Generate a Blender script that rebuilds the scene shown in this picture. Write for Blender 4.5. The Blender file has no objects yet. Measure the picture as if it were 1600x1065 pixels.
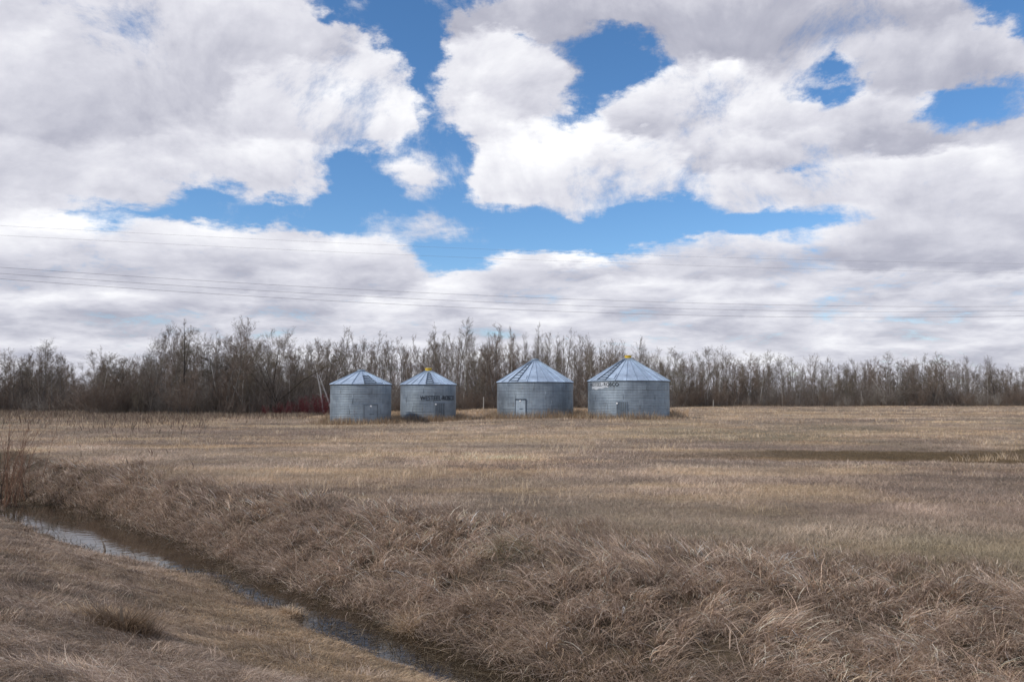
import bpy, math, random
import numpy as np
rng = np.random.default_rng(7)
random.seed(7)
R = math.radians
scene = bpy.context.scene
C = scene.collection

# ------------------------------------------------------------------ camera
F = 1244.0; CX, CY = 800.0, 532.5          # focal length and centre in photo pixels (1600 x 1065)
PITCH = math.atan((618 - CY) / F)
CAMZ = 2.2                                 # above the field, which is z = 0
cam_d = bpy.data.cameras.new('camera'); cam = bpy.data.objects.new('camera', cam_d); C.objects.link(cam)
cam_d.sensor_width = 36; cam_d.lens = F / 1600 * 36
cam_d.clip_start = 0.1; cam_d.clip_end = 20000
cam.location = (0, 0, CAMZ); cam.rotation_euler = (R(90) + PITCH, 0, 0)
scene.camera = cam

def ray(px, py):
    a, b = px - CX, CY - py
    c, s = math.cos(PITCH), math.sin(PITCH)
    v = np.array([a, F * c - b * s, F * s + b * c])
    return v / np.linalg.norm(v)

# ------------------------------------------------------------------ sky
SUN_EL, SUN_AZ = 42.0, -118.0              # azimuth from +Y, clockwise towards +X: the sun stands to the left, a little behind
scene.view_settings.view_transform = 'Standard'
scene.view_settings.look = 'None'
scene.view_settings.exposure = 0.0
scene.view_settings.gamma = 1.0
scene.render.engine = 'CYCLES'

def coverage_maps():
    """Cloud cover and cloud brightness over azimuth and elevation (rows of the sky)."""
    W, H = 340, 200
    az = np.linspace(-0.66, 0.66, W); el = np.linspace(0.0, 0.50, H)
    A, E = np.meshgrid(az, el)
    # where each direction falls, as a picture of the sky 1600 wide (only used to lay out the clouds)
    x, y, z = np.sin(A) * np.cos(E), np.cos(A) * np.cos(E), np.sin(E)
    c, s = math.cos(PITCH), math.sin(PITCH)
    f = y * c + z * s; u = -y * s + z * c
    PX, PY = CX + F * x / f, CY - F * u / f
    def poly(pts):
        m = np.zeros(PX.shape, bool); n = len(pts)
        for i in range(n):
            x0, y0 = pts[i]; x1, y1 = pts[(i + 1) % n]
            cnd = (y0 > PY) != (y1 > PY)
            with np.errstate(divide='ignore', invalid='ignore'):
                xi = (x1 - x0) * (PY - y0) / (y1 - y0 + 1e-9) + x0
            m ^= cnd & (PX < xi)
        return m
    cov = np.ones(PX.shape)
    blue = [
        [(470,-40),(800,-40),(735,15),(702,30),(722,60),(708,100),(690,150),(700,200),(722,215),(765,232),(738,252),(728,270),(742,300),(790,325),(860,334),(930,335),(1000,315),(1060,308),(1100,318),(1150,330),(1290,330),(1390,322),(1398,340),(1300,348),(1240,366),(1190,352),(1100,356),(1010,385),(960,396),(900,392),(800,398),(745,428),(660,424),(640,398),(642,375),(560,372),(460,358),(370,348),(350,356),(270,344),(160,348),(90,330),(100,322),(230,330),(278,300),(285,284),(360,282),(375,305),(440,316),(500,300),(548,275),(515,250),(560,240),(630,222),(655,185),(640,130),(612,78),(560,45),(500,32)],
        [(878,66),(960,48),(1010,44),(1000,70),(1060,95),(1000,125),(945,158),(935,190),(880,205),(850,216),(830,212),(878,192),(903,165),(893,140),(905,110),(860,90)],
        [(800,52),(850,45),(862,75),(840,80)],
        [(1255,128),(1285,112),(1330,122),(1375,116),(1352,150),(1310,160),(1290,172),(1268,150)],
        [(1500,-40),(1660,-40),(1660,60),(1570,55),(1522,30)],
        [(1430,168),(1480,142),(1530,128),(1680,140),(1680,172),(1530,186),(1480,188),(1508,212),(1470,214),(1440,190)],
        [(1235,262),(1275,255),(1282,266),(1240,276)],
        [(1252,378),(1266,376),(1268,400),(1254,402)],
    ]
    for p in blue: cov[poly(p)] = 0.0
    def blob(cx, cy, rx, ry, v, arr, rot=0.0, p=1.0):
        dx, dy = PX - cx, PY - cy
        ca, sa = math.cos(rot), math.sin(rot)
        q = ((dx * ca + dy * sa) / rx) ** 2 + ((-dx * sa + dy * ca) / ry) ** 2
        arr += v * np.exp(-q * p)
    # puffs and veils inside the blue
    for b in [(636,262,52,26,.9),(655,288,36,14,.6),(470,333,20,13,.55),(360,322,40,18,.35),(600,355,90,15,.45),(700,360,62,20,.62),
              (770,380,30,10,.3),(840,130,60,40,.1),(905,130,25,40,.35),(650,35,40,30,.30),(725,60,26,40,.35),(560,25,40,20,.2),(895,70,40,18,.35),(1000,80,40,30,.3),
              (900,200,14,8,.4),(1060,325,20,12,.3),(1320,335,30,10,.35),(1400,330,60,12,.4),(660,200,25,40,.25),(1550,160,60,30,.2),(1330,330,80,20,.2),(1560,20,40,30,.2)]:
        blob(*b, cov)
    br = np.full(PX.shape, 0.66)
    t = np.clip((PY - 0) / 600, 0, 1)
    for b in [ # bright tops
        (900,250,60,55,.24),(960,215,40,25,.16),(780,290,60,30,.20),(1000,190,120,60,.18),(1120,130,100,35,.16),(860,300,80,25,.14),
        (640,190,40,80,.10),(560,120,90,70,.10),(480,60,120,60,.06),(420,285,80,18,.10),(530,190,100,60,.10),(640,255,40,20,.08),
        (60,345,90,18,.22),(170,350,60,14,.16),(330,365,80,22,.18),(580,380,60,22,.10),(790,130,70,60,.12),(790,190,50,25,.12),
        (905,404,40,9,.42),(1270,385,14,12,.28),(1180,370,70,22,.14),(1520,260,70,30,.16),(1300,210,130,50,.12),(1200,300,160,22,.12),(1400,290,120,40,.06),
        (700,445,40,18,.20),(840,400,60,20,.10),(1030,455,100,20,.08),(1370,500,14,8,.24),(1550,430,60,20,.14),(700,360,30,12,.08),
        (120,300,120,22,.05),(420,400,70,18,.10),(450,425,60,10,.10),(110,480,50,14,.14),(300,500,150,10,.06),(1380,110,120,40,.08),(820,560,300,30,.04),
        # grey bases and thick cores
        (270,90,110,60,-.17),(130,250,150,50,-.04),(330,230,200,50,-.02),(90,400,110,28,-.12),(200,440,180,22,-.13),(380,370,60,18,-.02),(520,420,120,18,-.10),
        (60,500,120,12,-.10),(450,490,120,10,-.10),(250,530,180,8,-.08),(1070,215,120,28,-.13),(1000,240,60,40,-.03),(1330,250,130,30,-.12),(1480,250,50,40,-.08),
        (1480,350,140,50,-.08),(1350,390,100,24,-.10),(1150,420,120,14,-.12),(970,430,120,12,-.12),(1050,60,200,50,-.13),(1250,40,250,60,-.15),(1480,140,100,50,-.14),
        (1560,160,60,60,-.12),(860,20,120,40,-.12),(830,330,120,18,-.04),(1200,470,200,14,-.10),(1400,460,160,16,-.10),(1500,400,90,20,-.08),(760,500,200,12,-.06),
        (1350,540,200,10,-.10),(1100,520,200,10,-.07),(600,30,60,50,-.12),(720,40,50,50,-.12),(900,110,40,60,-.10),(800,465,90,8,-.06),(1100,380,60,24,-.06)]:
        blob(*b, br)
    # single cumulus clouds, far ones first: bright crown, grey foot
    wob = lambda k: 1 + 0.16 * np.sin(PX / 23 + k) * np.sin(PX / 61 + 2 * k) + 0.10 * np.sin(PX / 9 + 3 * k)
    def puff(k, cx, cy, rx, ry, top, foot, w=1.0):
        dx, dy = (PX - cx) / rx, (PY - cy) / ry
        up = np.where(dy < 0, dy / wob(k), dy * 1.35); q = np.sqrt(np.abs(dx) ** 2.4 + np.abs(up) ** 2.2)
        m = np.clip((1.0 - q) / 0.13, 0, 1) * w; v = top + (foot - top) * np.clip((dy + 1) / 1.75, 0, 1) ** 0.8
        return m, v
    for k, b in enumerate([
        (120,575,260,22,.70,.60),(420,572,240,20,.72,.60),(760,575,260,20,.70,.62),(1150,572,260,22,.72,.62),(1480,575,240,22,.68,.60),
        (40,548,150,20,.72,.54),(300,545,150,18,.74,.56),(560,545,160,18,.72,.58),(860,548,170,20,.74,.60),(1110,545,140,16,.74,.58),(1330,550,150,18,.72,.56),(1540,545,120,18,.72,.56),
        (150,515,180,24,.76,.54),(420,512,160,20,.76,.54),(640,518,140,20,.78,.58),(900,515,150,20,.76,.56),(1180,512,190,22,.76,.56),(1450,512,180,22,.74,.55),
        (60,485,130,22,.78,.50),(260,478,160,24,.78,.50),(470,480,120,18,.74,.54),(610,488,90,18,.80,.58),(800,484,110,18,.78,.56),(1000,480,120,18,.76,.55),(1240,480,150,22,.78,.55),(1490,478,140,26,.80,.54),
        (330,440,160,38,.80,.50),(540,442,120,36,.80,.50),(700,462,60,24,.84,.60),(1040,455,120,22,.80,.58),(1240,446,150,28,.78,.54),(1540,445,90,24,.82,.60),(1380,450,80,22,.76,.56),
        (90,410,170,62,.86,.50),(330,398,110,46,.86,.52),(520,402,90,34,.82,.56),(600,396,60,26,.80,.60),(880,415,110,22,.80,.58),(800,420,70,18,.84,.62),(1010,422,90,22,.78,.55),
        (1150,400,130,46,.82,.52),(1290,380,60,24,.84,.60),(1380,392,130,46,.80,.48),(1540,395,110,44,.74,.50),(906,405,38,10,1.0,.86),
        (1480,340,170,70,.78,.53),(1230,325,160,24,.80,.68),(1080,300,140,36,.82,.62),(1500,275,110,46,.86,.58),(1350,290,140,44,.82,.60),
        (1090,170,160,76,.90,.50),(1260,195,140,60,.84,.50),(1420,210,90,46,.78,.46),(1180,240,150,50,.80,.56),(860,275,140,62,.98,.62),(980,245,70,48,.95,.66),
        (790,130,100,90,.82,.66),(740,190,50,40,.84,.66),(850,150,46,60,.80,.60),
        (1180,40,280,60,.60,.50),(1440,100,150,60,.64,.52),(950,25,160,44,.62,.52),(1300,30,220,50,.58,.50),
        (130,260,220,70,.76,.62),(60,150,240,110,.72,.58),(300,110,200,110,.68,.57),(500,150,150,110,.84,.64),(560,190,90,60,.86,.64),(430,262,120,44,.80,.66),(240,280,130,44,.76,.64),(440,60,120,60,.74,.60),
        ]):
        m_, v = puff(k, *b[:6]); br = br * (1 - m_) + (v * 0.88 + br * 0.12) * m_
    # soften, then pick rows and columns
    def blur(a, k):
        ker = np.exp(-np.linspace(-2, 2, 2 * k + 1) ** 2); ker /= ker.sum()
        a = np.apply_along_axis(lambda r: np.convolve(np.pad(r, k, 'edge'), ker, 'valid'), 1, a)
        return np.apply_along_axis(lambda r: np.convolve(np.pad(r, k, 'edge'), ker, 'valid'), 0, a)
    cov = blur(np.clip(cov * 1.2, 0, 1.3), 6); br = blur(br, 1)
    return az, el, cov, br

NROW, NCOL = 44, 32
ROW_E = np.linspace(0.0, 0.49, NROW)
def build_world():
    w = bpy.data.worlds.new('World'); scene.world = w; w.use_nodes = True
    nt = w.node_tree; N, L = nt.nodes, nt.links; N.clear()
    def n(t, **kw):
        o = N.new(t)
        for k, v in kw.items(): setattr(o, k, v)
        return o
    def math_(op, a, b=None, c=None, clamp=False):
        o = n('ShaderNodeMath', operation=op, use_clamp=clamp)
        for i, v in enumerate((a, b, c)):
            if v is None: continue
            if isinstance(v, (int, float)): o.inputs[i].default_value = v
            else: L.new(v, o.inputs[i])
        return o.outputs[0]
    tc = n('ShaderNodeTexCoord'); D = tc.outputs['Generated']
    sep = n('ShaderNodeSeparateXYZ'); L.new(D, sep.inputs[0])
    X, Y, Z = sep.outputs
    zc = math_('MAXIMUM', Z, 0.0)
    def plane(dz, k=1.0):
        """direction -> a flattened cloud-layer coordinate, small and drawn out towards the horizon"""
        q = math_('ADD', zc, 0.20 + dz)
        cb = n('ShaderNodeCombineXYZ')
        L.new(math_('DIVIDE', X, q), cb.inputs[0]); L.new(math_('DIVIDE', Y, q), cb.inputs[1])
        return cb.outputs[0]
    P0 = plane(0.0); P1 = plane(0.030)
    def noise(vec, scale, detail, rough, dist=0.0, off=(0, 0, 0)):
        mp = n('ShaderNodeMapping'); mp.inputs['Location'].default_value = off; L.new(vec, mp.inputs[0])
        o = n('ShaderNodeTexNoise', noise_dimensions='3D')
        o.inputs['Scale'].default_value = scale; o.inputs['Detail'].default_value = detail
        o.inputs['Roughness'].default_value = rough; o.inputs['Distortion'].default_value = dist
        L.new(mp.outputs[0], o.inputs['Vector']); return o
    n0 = noise(P0, 3.4, 12, 0.70, 0.25, (3.1, 1.7, 0.4))
    n1 = noise(P1, 3.4, 8, 0.58, 0.25, (3.1, 1.7, 0.4))
    n2 = noise(P0, 3.4, 8, 0.58, 0.25, (3.1, 1.7, 0.4))
    def shift(v, d):
        o = n('ShaderNodeVectorMath', operation='ADD'); L.new(v, o.inputs[0]); o.inputs[1].default_value = d; return o.outputs[0]
    i0 = noise(D, 6.5, 12, 0.71, 0.3, (1.3, 0.2, 2.2)); i2 = noise(D, 6.5, 8, 0.58, 0.3, (1.3, 0.2, 2.2)); i1 = noise(shift(D, (-0.012, 0, 0.018)), 6.5, 8, 0.58, 0.3, (1.3, 0.2, 2.2))
    hi = n('ShaderNodeMapRange', interpolation_type='SMOOTHSTEP'); L.new(Z, hi.inputs[0]); hi.inputs[1].default_value = 0.10; hi.inputs[2].default_value = 0.26
    def lerp(a, b):
        o = n('ShaderNodeMix', data_type='FLOAT'); L.new(hi.outputs[0], o.inputs[0]); L.new(a, o.inputs[2]); L.new(b, o.inputs[3]); return o.outputs[0]
    nw = noise(P0, 6.0, 6, 0.62, 0.0, (9.2, 4.4, 2.0))
    nl = noise(P0, 1.3, 4, 0.5, 0.0, (5.2, 8.4, 1.0))
    wsep = n('ShaderNodeSeparateXYZ'); L.new(nw.outputs['Color'], wsep.inputs[0])
    amp = math_('MULTIPLY_ADD', zc, 0.30, 0.006)
    az = math_('ARCTAN2', X, Y); el = math_('ARCSINE', zc)
    azw = math_('MULTIPLY_ADD', math_('SUBTRACT', wsep.outputs[0], 0.5), amp, az)
    elw = math_('MULTIPLY_ADD', math_('SUBTRACT', wsep.outputs[1], 0.5), math_('MULTIPLY', amp, 0.75), el)
    row = math_('MULTIPLY', elw, (NROW - 1) / 0.49)
    azs, els, cov, br = coverage_maps(); halves = []
    facs = (math_('MULTIPLY_ADD', azw, 1 / 0.66, 1.0, clamp=True), math_('MULTIPLY', azw, 1 / 0.66, clamp=True))
    rowf = [None] + [math_('SUBTRACT', row, k - 1.0, clamp=True) for k in range(1, NROW)]
    for side in (0, 1):
        prev = None
        for k in range(NROW):
            i = int(np.argmin(abs(els - ROW_E[k])))
            g = bpy.data.node_groups.new('sky_row', 'ShaderNodeTree')       # a group of its own keeps the building quick
            g.interface.new_socket('f', in_out='INPUT', socket_type='NodeSocketFloat'); g.interface.new_socket('c', in_out='OUTPUT', socket_type='NodeSocketColor')
            gi, go, gr = g.nodes.new('NodeGroupInput'), g.nodes.new('NodeGroupOutput'), g.nodes.new('ShaderNodeValToRGB')
            gr.color_ramp.interpolation = 'LINEAR'; e = gr.color_ramp.elements
            while len(e) < NCOL: e.new(0.5)
            for j in range(NCOL):
                p = j / (NCOL - 1); a = (-0.66 if side == 0 else 0.0) + 0.66 * p
                e[j].position = p; e[j].color = (float(np.interp(a, azs, cov[i])), float(np.interp(a, azs, br[i])), 0, 1)
            g.links.new(gi.outputs[0], gr.inputs[0]); g.links.new(gr.outputs[0], go.inputs[0])
            cr = n('ShaderNodeGroup'); cr.node_tree = g; L.new(facs[side], cr.inputs[0])
            if prev is None: prev = cr.outputs[0]; continue
            mx = n('ShaderNodeMix', data_type='RGBA'); L.new(rowf[k], mx.inputs[0])
            L.new(prev, mx.inputs[6]); L.new(cr.outputs[0], mx.inputs[7]); prev = mx.outputs[2]
        halves.append(prev)
    mx = n('ShaderNodeMix', data_type='RGBA'); L.new(math_('GREATER_THAN', azw, 0.0), mx.inputs[0])
    L.new(halves[0], mx.inputs[6]); L.new(halves[1], mx.inputs[7]); prev = mx.outputs[2]
    ms = n('ShaderNodeSeparateColor'); L.new(prev, ms.inputs[0]); covv, brv = ms.outputs[0], ms.outputs[1]
    # outside the laid-out part (behind, overhead) the cover comes from slow noise alone
    inside = math_('MULTIPLY', math_('SUBTRACT', 6.5, math_('MULTIPLY', math_('ABSOLUTE', az), 9.0), clamp=True),
                   math_('SUBTRACT', 6.2, math_('MULTIPLY', el, 11.5), clamp=True))
    gen = math_('MULTIPLY_ADD', math_('SUBTRACT', nl.outputs[0], 0.5), 3.2, 0.72)
    mg = n('ShaderNodeMix', data_type='FLOAT'); L.new(inside, mg.inputs[0]); L.new(gen, mg.inputs[2]); L.new(covv, mg.inputs[3]); covm = mg.outputs[0]
    mb = n('ShaderNodeMix', data_type='FLOAT'); L.new(inside, mb.inputs[0]); mb.inputs[2].default_value = 0.62; L.new(brv, mb.inputs[3]); brm = mb.outputs[0]
    dens = math_('ADD', covm, math_('MULTIPLY', math_('SUBTRACT', lerp(n0.outputs[0], i0.outputs[0]), 0.5), 3.1))
    mr = n('ShaderNodeMapRange', interpolation_type='SMOOTHSTEP'); L.new(dens, mr.inputs[0])
    mr.inputs[1].default_value = 0.28; mr.inputs[2].default_value = 1.08
    alpha = math_('MINIMUM', mr.outputs[0], 0.985)
    relief = lerp(math_('SUBTRACT', n2.outputs[0], n1.outputs[0]), math_('MULTIPLY', math_('SUBTRACT', i2.outputs[0], i1.outputs[0]), 1.3))
    b1 = math_('MULTIPLY_ADD', relief, 0.44, brm)
    b2 = math_('MULTIPLY_ADD', math_('SUBTRACT', nl.outputs[0], 0.5), -0.06, b1)
    b3 = math_('MULTIPLY_ADD', math_('SUBTRACT', wsep.outputs[2], 0.5), 0.09, b2)
    cc = n('ShaderNodeValToRGB'); L.new(b3, cc.inputs[0]); e = cc.color_ramp.elements
    e[0].position = 0.40; e[0].color = (0.35, 0.36, 0.45, 1)
    e[1].position = 0.86; e[1].color = (1.08, 1.08, 1.1, 1)
    m = e.new(0.545); m.color = (0.51, 0.515, 0.60, 1)
    m = e.new(0.68); m.color = (0.75, 0.75, 0.82, 1)
    cloud = n('ShaderNodeBackground'); L.new(cc.outputs[0], cloud.inputs[0]); cloud.inputs[1].default_value = 1.0
    sky = n('ShaderNodeTexSky', sky_type='NISHITA'); sky.sun_disc = False
    sky.sun_elevation = R(SUN_EL); sky.sun_rotation = R(SUN_AZ); sky.altitude = 500; sky.air_density = 1.0; sky.dust_density = 0.3; sky.ozone_density = 4.0
    bg = n('ShaderNodeBackground'); hs = n('ShaderNodeHueSaturation'); hs.inputs['Saturation'].default_value = 1.16; L.new(sky.outputs[0], hs.inputs['Color']); L.new(hs.outputs[0], bg.inputs[0]); bg.inputs[1].default_value = 0.145
    mxs = n('ShaderNodeMixShader'); L.new(alpha, mxs.inputs[0]); L.new(bg.outputs[0], mxs.inputs[1]); L.new(cloud.outputs[0], mxs.inputs[2])
    out = n('ShaderNodeOutputWorld'); L.new(mxs.outputs[0], out.inputs[0])
    w.cycles.sampling_method = 'NONE'
build_world()

sun_d = bpy.data.lights.new('sun', 'SUN'); sun = bpy.data.objects.new('sun', sun_d); C.objects.link(sun)
sun_d.energy = 3.2; sun_d.angle = R(3); sun_d.color = (1.0, 0.93, 0.83)
_a, _e = R(SUN_AZ), R(SUN_EL)
from mathutils import Vector, Matrix
sdir = Vector((math.sin(_a) * math.cos(_e), math.cos(_a) * math.cos(_e), math.sin(_e)))
sun.rotation_euler = sdir.to_track_quat('Z', 'Y').to_euler()
sun.location = sdir * 200

# ------------------------------------------------------------------ helpers
def hash2(i, j, seed):
    h = (i.astype(np.int64) * 374761393 + j.astype(np.int64) * 668265263 + seed * 982451653) & 0xffffffff
    h = ((h ^ (h >> 13)) * 1274126177) & 0xffffffff
    return ((h ^ (h >> 16)) & 0xffffff) / float(0xffffff)
def vnoise(x, y, scale, seed=0):
    x = np.asarray(x, float) / scale + 1000.0; y = np.asarray(y, float) / scale + 1000.0
    i, j = np.floor(x), np.floor(y); fx, fy = x - i, y - j
    fx = fx * fx * (3 - 2 * fx); fy = fy * fy * (3 - 2 * fy)
    a, b, c, d = hash2(i, j, seed), hash2(i + 1, j, seed), hash2(i, j + 1, seed), hash2(i + 1, j + 1, seed)
    return (a * (1 - fx) + b * fx) * (1 - fy) + (c * (1 - fx) + d * fx) * fy
def fbm(x, y, scale, seed=0, n=3):
    s = 0; a = 1; t = 0
    for k in range(n):
        s = s + a * vnoise(x, y, scale / 2 ** k, seed + k * 17); t += a; a *= 0.55
    return s / t
def sstep(a, b, v):
    t = np.clip((v - a) / (b - a), 0, 1); return t * t * (3 - 2 * t)

def bankw(s): return np.interp(s, [-30, -20, -10, -2.5, 4, 12], [1.9, 2.1, 3.3, 4.4, 5.2, 5.8])
def chan(s): return np.interp(s, [-30, -27.2, -25.5, -22, -17, -14, -10, -6, -2, 4], [.08, .14, .86, .82, .66, .26, .28, .12, .12, .14])
def ditch(x, y):
    t = (x + y - 9.5) / math.sqrt(2); s = (x - y) / math.sqrt(2)
    t = t + 0.35 * (fbm(s, s * 0, 4.0, 91) - 0.5) + 0.10 * np.sin(s * 0.55) + 0.30 * (fbm(x, y, 0.9, 93) - 0.5)
    return t, s
def ground_z(x, y):
    x = np.asarray(x, float); y = np.asarray(y, float)
    t, s = ditch(x, y)
    field = -0.08 * sstep(25, 60, y) + 0.33 * sstep(40, 66, y) * sstep(-8, 3, x + (y - 60) * 0.06) + 0.10 * (fbm(x, y, 9, 3) - 0.5) * sstep(14, 26, y)
    field = field - 0.10 * np.exp(-((y - 30 - 0.05 * x) / 5.0) ** 2) * sstep(3, 16, x)                # shallow damp hollow
    W = bankw(s) * 1.2; HW = chan(s)
    u = np.clip((t - HW) / (W - HW), 0, 1)
    bank = -1.10 + (1.10 + field) * (1 - (1 - u) ** 1.9)
    bank = bank + 0.15 * (fbm(x, y, 1.0, 11) - 0.5) * sstep(0.0, 0.25, u) * (1 - sstep(0.8, 1.0, u)) + 0.10 * (fbm(x, y, 0.4, 12) - 0.5) * sstep(0, .2, u)
    bank = bank + 0.22 * np.exp(-((x + 11.0) / 1.5) ** 2 - ((y - 23.4) / 1.2) ** 2)                    # heaped grass by the far end
    v = np.clip((-t - HW) / 6.0, 0, 1)
    near = -1.10 + 1.72 * (0.55 * v + 0.45 * v * v * (3 - 2 * v)) + 0.04 * sstep(0.0, 0.05, v) + 0.09 * (fbm(x, y, 1.3, 21) - 0.5) * sstep(0, .1, v) + 0.03 * (fbm(x, y, 0.4, 22) - 0.5)
    bed = -0.04 + 0.15 * (fbm(x, y, 1.1, 31) - 0.5) + 0.03 * (fbm(x, y, 0.3, 32) - 0.5)
    z = np.where(t > HW, bank, np.where(t < -HW, near, -1.10)) + bed * (1 - sstep(0.1, 0.6, np.abs(t) - HW))
    far = sstep(200, 900, np.hypot(x, y)) * 1.0
    return z * (1 - far) + 0.3 * far
def hit(px, py):
    """the point of the ground seen at photo pixel (px, py)"""
    v = ray(px, py); d = np.arange(3, 400, 0.02)
    zz = CAMZ + v[2] * d - ground_z(v[0] * d, v[1] * d)
    k = int(np.argmax(zz < 0)); return float(v[0] * d[k]), float(v[1] * d[k])
def gz(x, y): return float(ground_z(np.array([x]), np.array([y]))[0])

def tagit(o, label=None, cat=None, group=None, kind=None):
    if label: o['label'] = label
    if cat: o['category'] = cat
    if group: o['group'] = group
    if kind: o['kind'] = kind
    return o
def link(name, me, mat=None, parent=None):
    o = bpy.data.objects.new(name, me); C.objects.link(o)
    if mat is not None and me is not None and not me.materials: me.materials.append(mat)
    if parent: o.parent = parent
    return o
def empty(name, loc, rz=0.0):
    o = bpy.data.objects.new(name, None); C.objects.link(o); o.location = loc; o.rotation_euler = (0, 0, rz)
    o.empty_display_size = 0.5; return o
def np_mesh(name, verts, faces, cols=None, smooth=False):
    """verts (N,3), faces (M,k) all of one size"""
    me = bpy.data.meshes.new(name)
    verts = np.ascontiguousarray(verts, dtype=np.float32); faces = np.ascontiguousarray(faces, dtype=np.int32)
    k = faces.shape[1]
    me.vertices.add(len(verts)); me.vertices.foreach_set('co', verts.ravel())
    me.loops.add(faces.size); me.loops.foreach_set('vertex_index', faces.ravel())
    me.polygons.add(len(faces)); me.polygons.foreach_set('loop_start', np.arange(0, faces.size, k, dtype=np.int32))
    if smooth: me.polygons.foreach_set('use_smooth', np.ones(len(faces), dtype=bool))
    else: me.polygons.foreach_set('use_smooth', np.zeros(len(faces), dtype=bool))
    if cols is not None:
        ca = me.color_attributes.new('tint', 'BYTE_COLOR', 'POINT')
        c4 = np.ones((len(verts), 4), np.float32); c4[:, :3] = cols
        ca.data.foreach_set('color', c4.ravel())
    me.update(calc_edges=True); return me
class MB:
    """collects polygons of mixed size into one mesh"""
    def __init__(s): s.v = []; s.f = []
    def add(s, vs, fs):
        b = len(s.v); s.v += [tuple(p) for p in vs]; s.f += [tuple(b + i for i in f) for f in fs]
    def box(s, lo, hi, M=None):
        vs = [(x, y, z) for z in (lo[2], hi[2]) for y in (lo[1], hi[1]) for x in (lo[0], hi[0])]
        if M is not None: vs = [M @ Vector(p) for p in vs]
        s.add(vs, [(0, 2, 3, 1), (4, 5, 7, 6), (0, 1, 5, 4), (2, 6, 7, 3), (0, 4, 6, 2), (1, 3, 7, 5)])
    def bar(s, a, b, w, h, up=(0, 0, 1)):
        a, b = Vector(a), Vector(b); d = (b - a).normalized(); r = d.cross(Vector(up)).normalized(); u = r.cross(d)
        vs = [p + r * sx * w / 2 + u * sz * h / 2 for p in (a, b) for sx, sz in ((-1, -1), (1, -1), (1, 1), (-1, 1))]
        s.add(vs, [(0, 1, 2, 3), (7, 6, 5, 4), (0, 4, 5, 1), (1, 5, 6, 2), (2, 6, 7, 3), (3, 7, 4, 0)])
    def lathe(s, prof, n=24, c=(0, 0)):
        vs = [(c[0] + r * math.sin(2 * math.pi * i / n), c[1] - r * math.cos(2 * math.pi * i / n), z) for r, z in prof for i in range(n)]
        fs = [(k * n + i, k * n + (i + 1) % n, (k + 1) * n + (i + 1) % n, (k + 1) * n + i) for k in range(len(prof) - 1) for i in range(n)]
        s.add(vs, fs)
    def tube(s, pts, rad, n=5):
        """tapered tube through pts; rad per point"""
        vs = []; fs = []; m = len(pts)
        for k, p in enumerate(pts):
            p = Vector(p); d = (Vector(pts[min(k + 1, m - 1)]) - Vector(pts[max(k - 1, 0)])).normalized()
            a = d.cross(Vector((0.3, 1, 0.1))).normalized(); b = d.cross(a)
            for i in range(n):
                th = 2 * math.pi * i / n; vs.append(p + (a * math.cos(th) + b * math.sin(th)) * rad[k])
        for k in range(m - 1):
            for i in range(n): fs.append((k * n + i, k * n + (i + 1) % n, (k + 1) * n + (i + 1) % n, (k + 1) * n + i))
        fs.append(tuple(range((m - 1) * n, m * n)))
        s.add(vs, fs)
    def mesh(s, name, smooth=False):
        me = bpy.data.meshes.new(name); me.from_pydata(s.v, [], s.f); me.update()
        if smooth: me.polygons.foreach_set('use_smooth', [True] * len(me.polygons))
        return me
    def build(s, name, mat, parent=None, smooth=False): return link(name, s.mesh(name, smooth), mat, parent)

# ------------------------------------------------------------------ materials
class NT:
    def __init__(s, name, rough=0.8, spec=0.3, metallic=0.0):
        s.m = bpy.data.materials.new(name); s.m.use_nodes = True; s.N = s.m.node_tree.nodes; s.L = s.m.node_tree.links
        s.b = s.N['Principled BSDF']; s.b.inputs['Roughness'].default_value = rough; s.b.inputs['Specular IOR Level'].default_value = spec; s.b.inputs['Metallic'].default_value = metallic
    def n(s, t, **kw):
        o = s.N.new(t)
        for k, v in kw.items(): setattr(o, k, v)
        return o
    def coord(s, scale=(1, 1, 1), out='Object'):
        tc = s.n('ShaderNodeTexCoord'); mp = s.n('ShaderNodeMapping'); mp.inputs['Scale'].default_value = scale; s.L.new(tc.outputs[out], mp.inputs[0]); return mp.outputs[0]
    def noise(s, vec, scale, detail=4, rough=0.6, dist=0.0):
        o = s.n('ShaderNodeTexNoise'); o.inputs['Scale'].default_value = scale; o.inputs['Detail'].default_value = detail; o.inputs['Roughness'].default_value = rough
        o.inputs['Distortion'].default_value = dist; s.L.new(vec, o.inputs['Vector']); return o.outputs[0]
    def ramp(s, fac, stops):
        o = s.n('ShaderNodeValToRGB'); e = o.color_ramp.elements
        while len(e) < len(stops): e.new(0.5)
        for i, (p, c) in enumerate(stops): e[i].position = p; e[i].color = (*c, 1) if len(c) == 3 else c
        s.L.new(fac, o.inputs[0]); return o.outputs[0]
    def attr(s, name): o = s.n('ShaderNodeAttribute', attribute_name=name); return o
    def mix(s, a, b, fac, blend='MIX'):
        o = s.n('ShaderNodeMix', data_type='RGBA', blend_type=blend)
        for i, v in ((0, fac), (6, a), (7, b)):
            if isinstance(v, (int, float)): o.inputs[i].default_value = v
            elif isinstance(v, tuple): o.inputs[i].default_value = (*v, 1)
            else: s.L.new(v, o.inputs[i])
        return o.outputs[2]
    def base(s, v): s.L.new(v, s.b.inputs['Base Color']) if not isinstance(v, tuple) else setattr(s.b.inputs['Base Color'], 'default_value', (*v, 1))
    def bump(s, h, strength, dist):
        o = s.n('ShaderNodeBump'); o.inputs['Strength'].default_value = strength; o.inputs['Distance'].default_value = dist
        s.L.new(h, o.inputs['Height']); s.L.new(o.outputs[0], s.b.inputs['Normal'])

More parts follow.
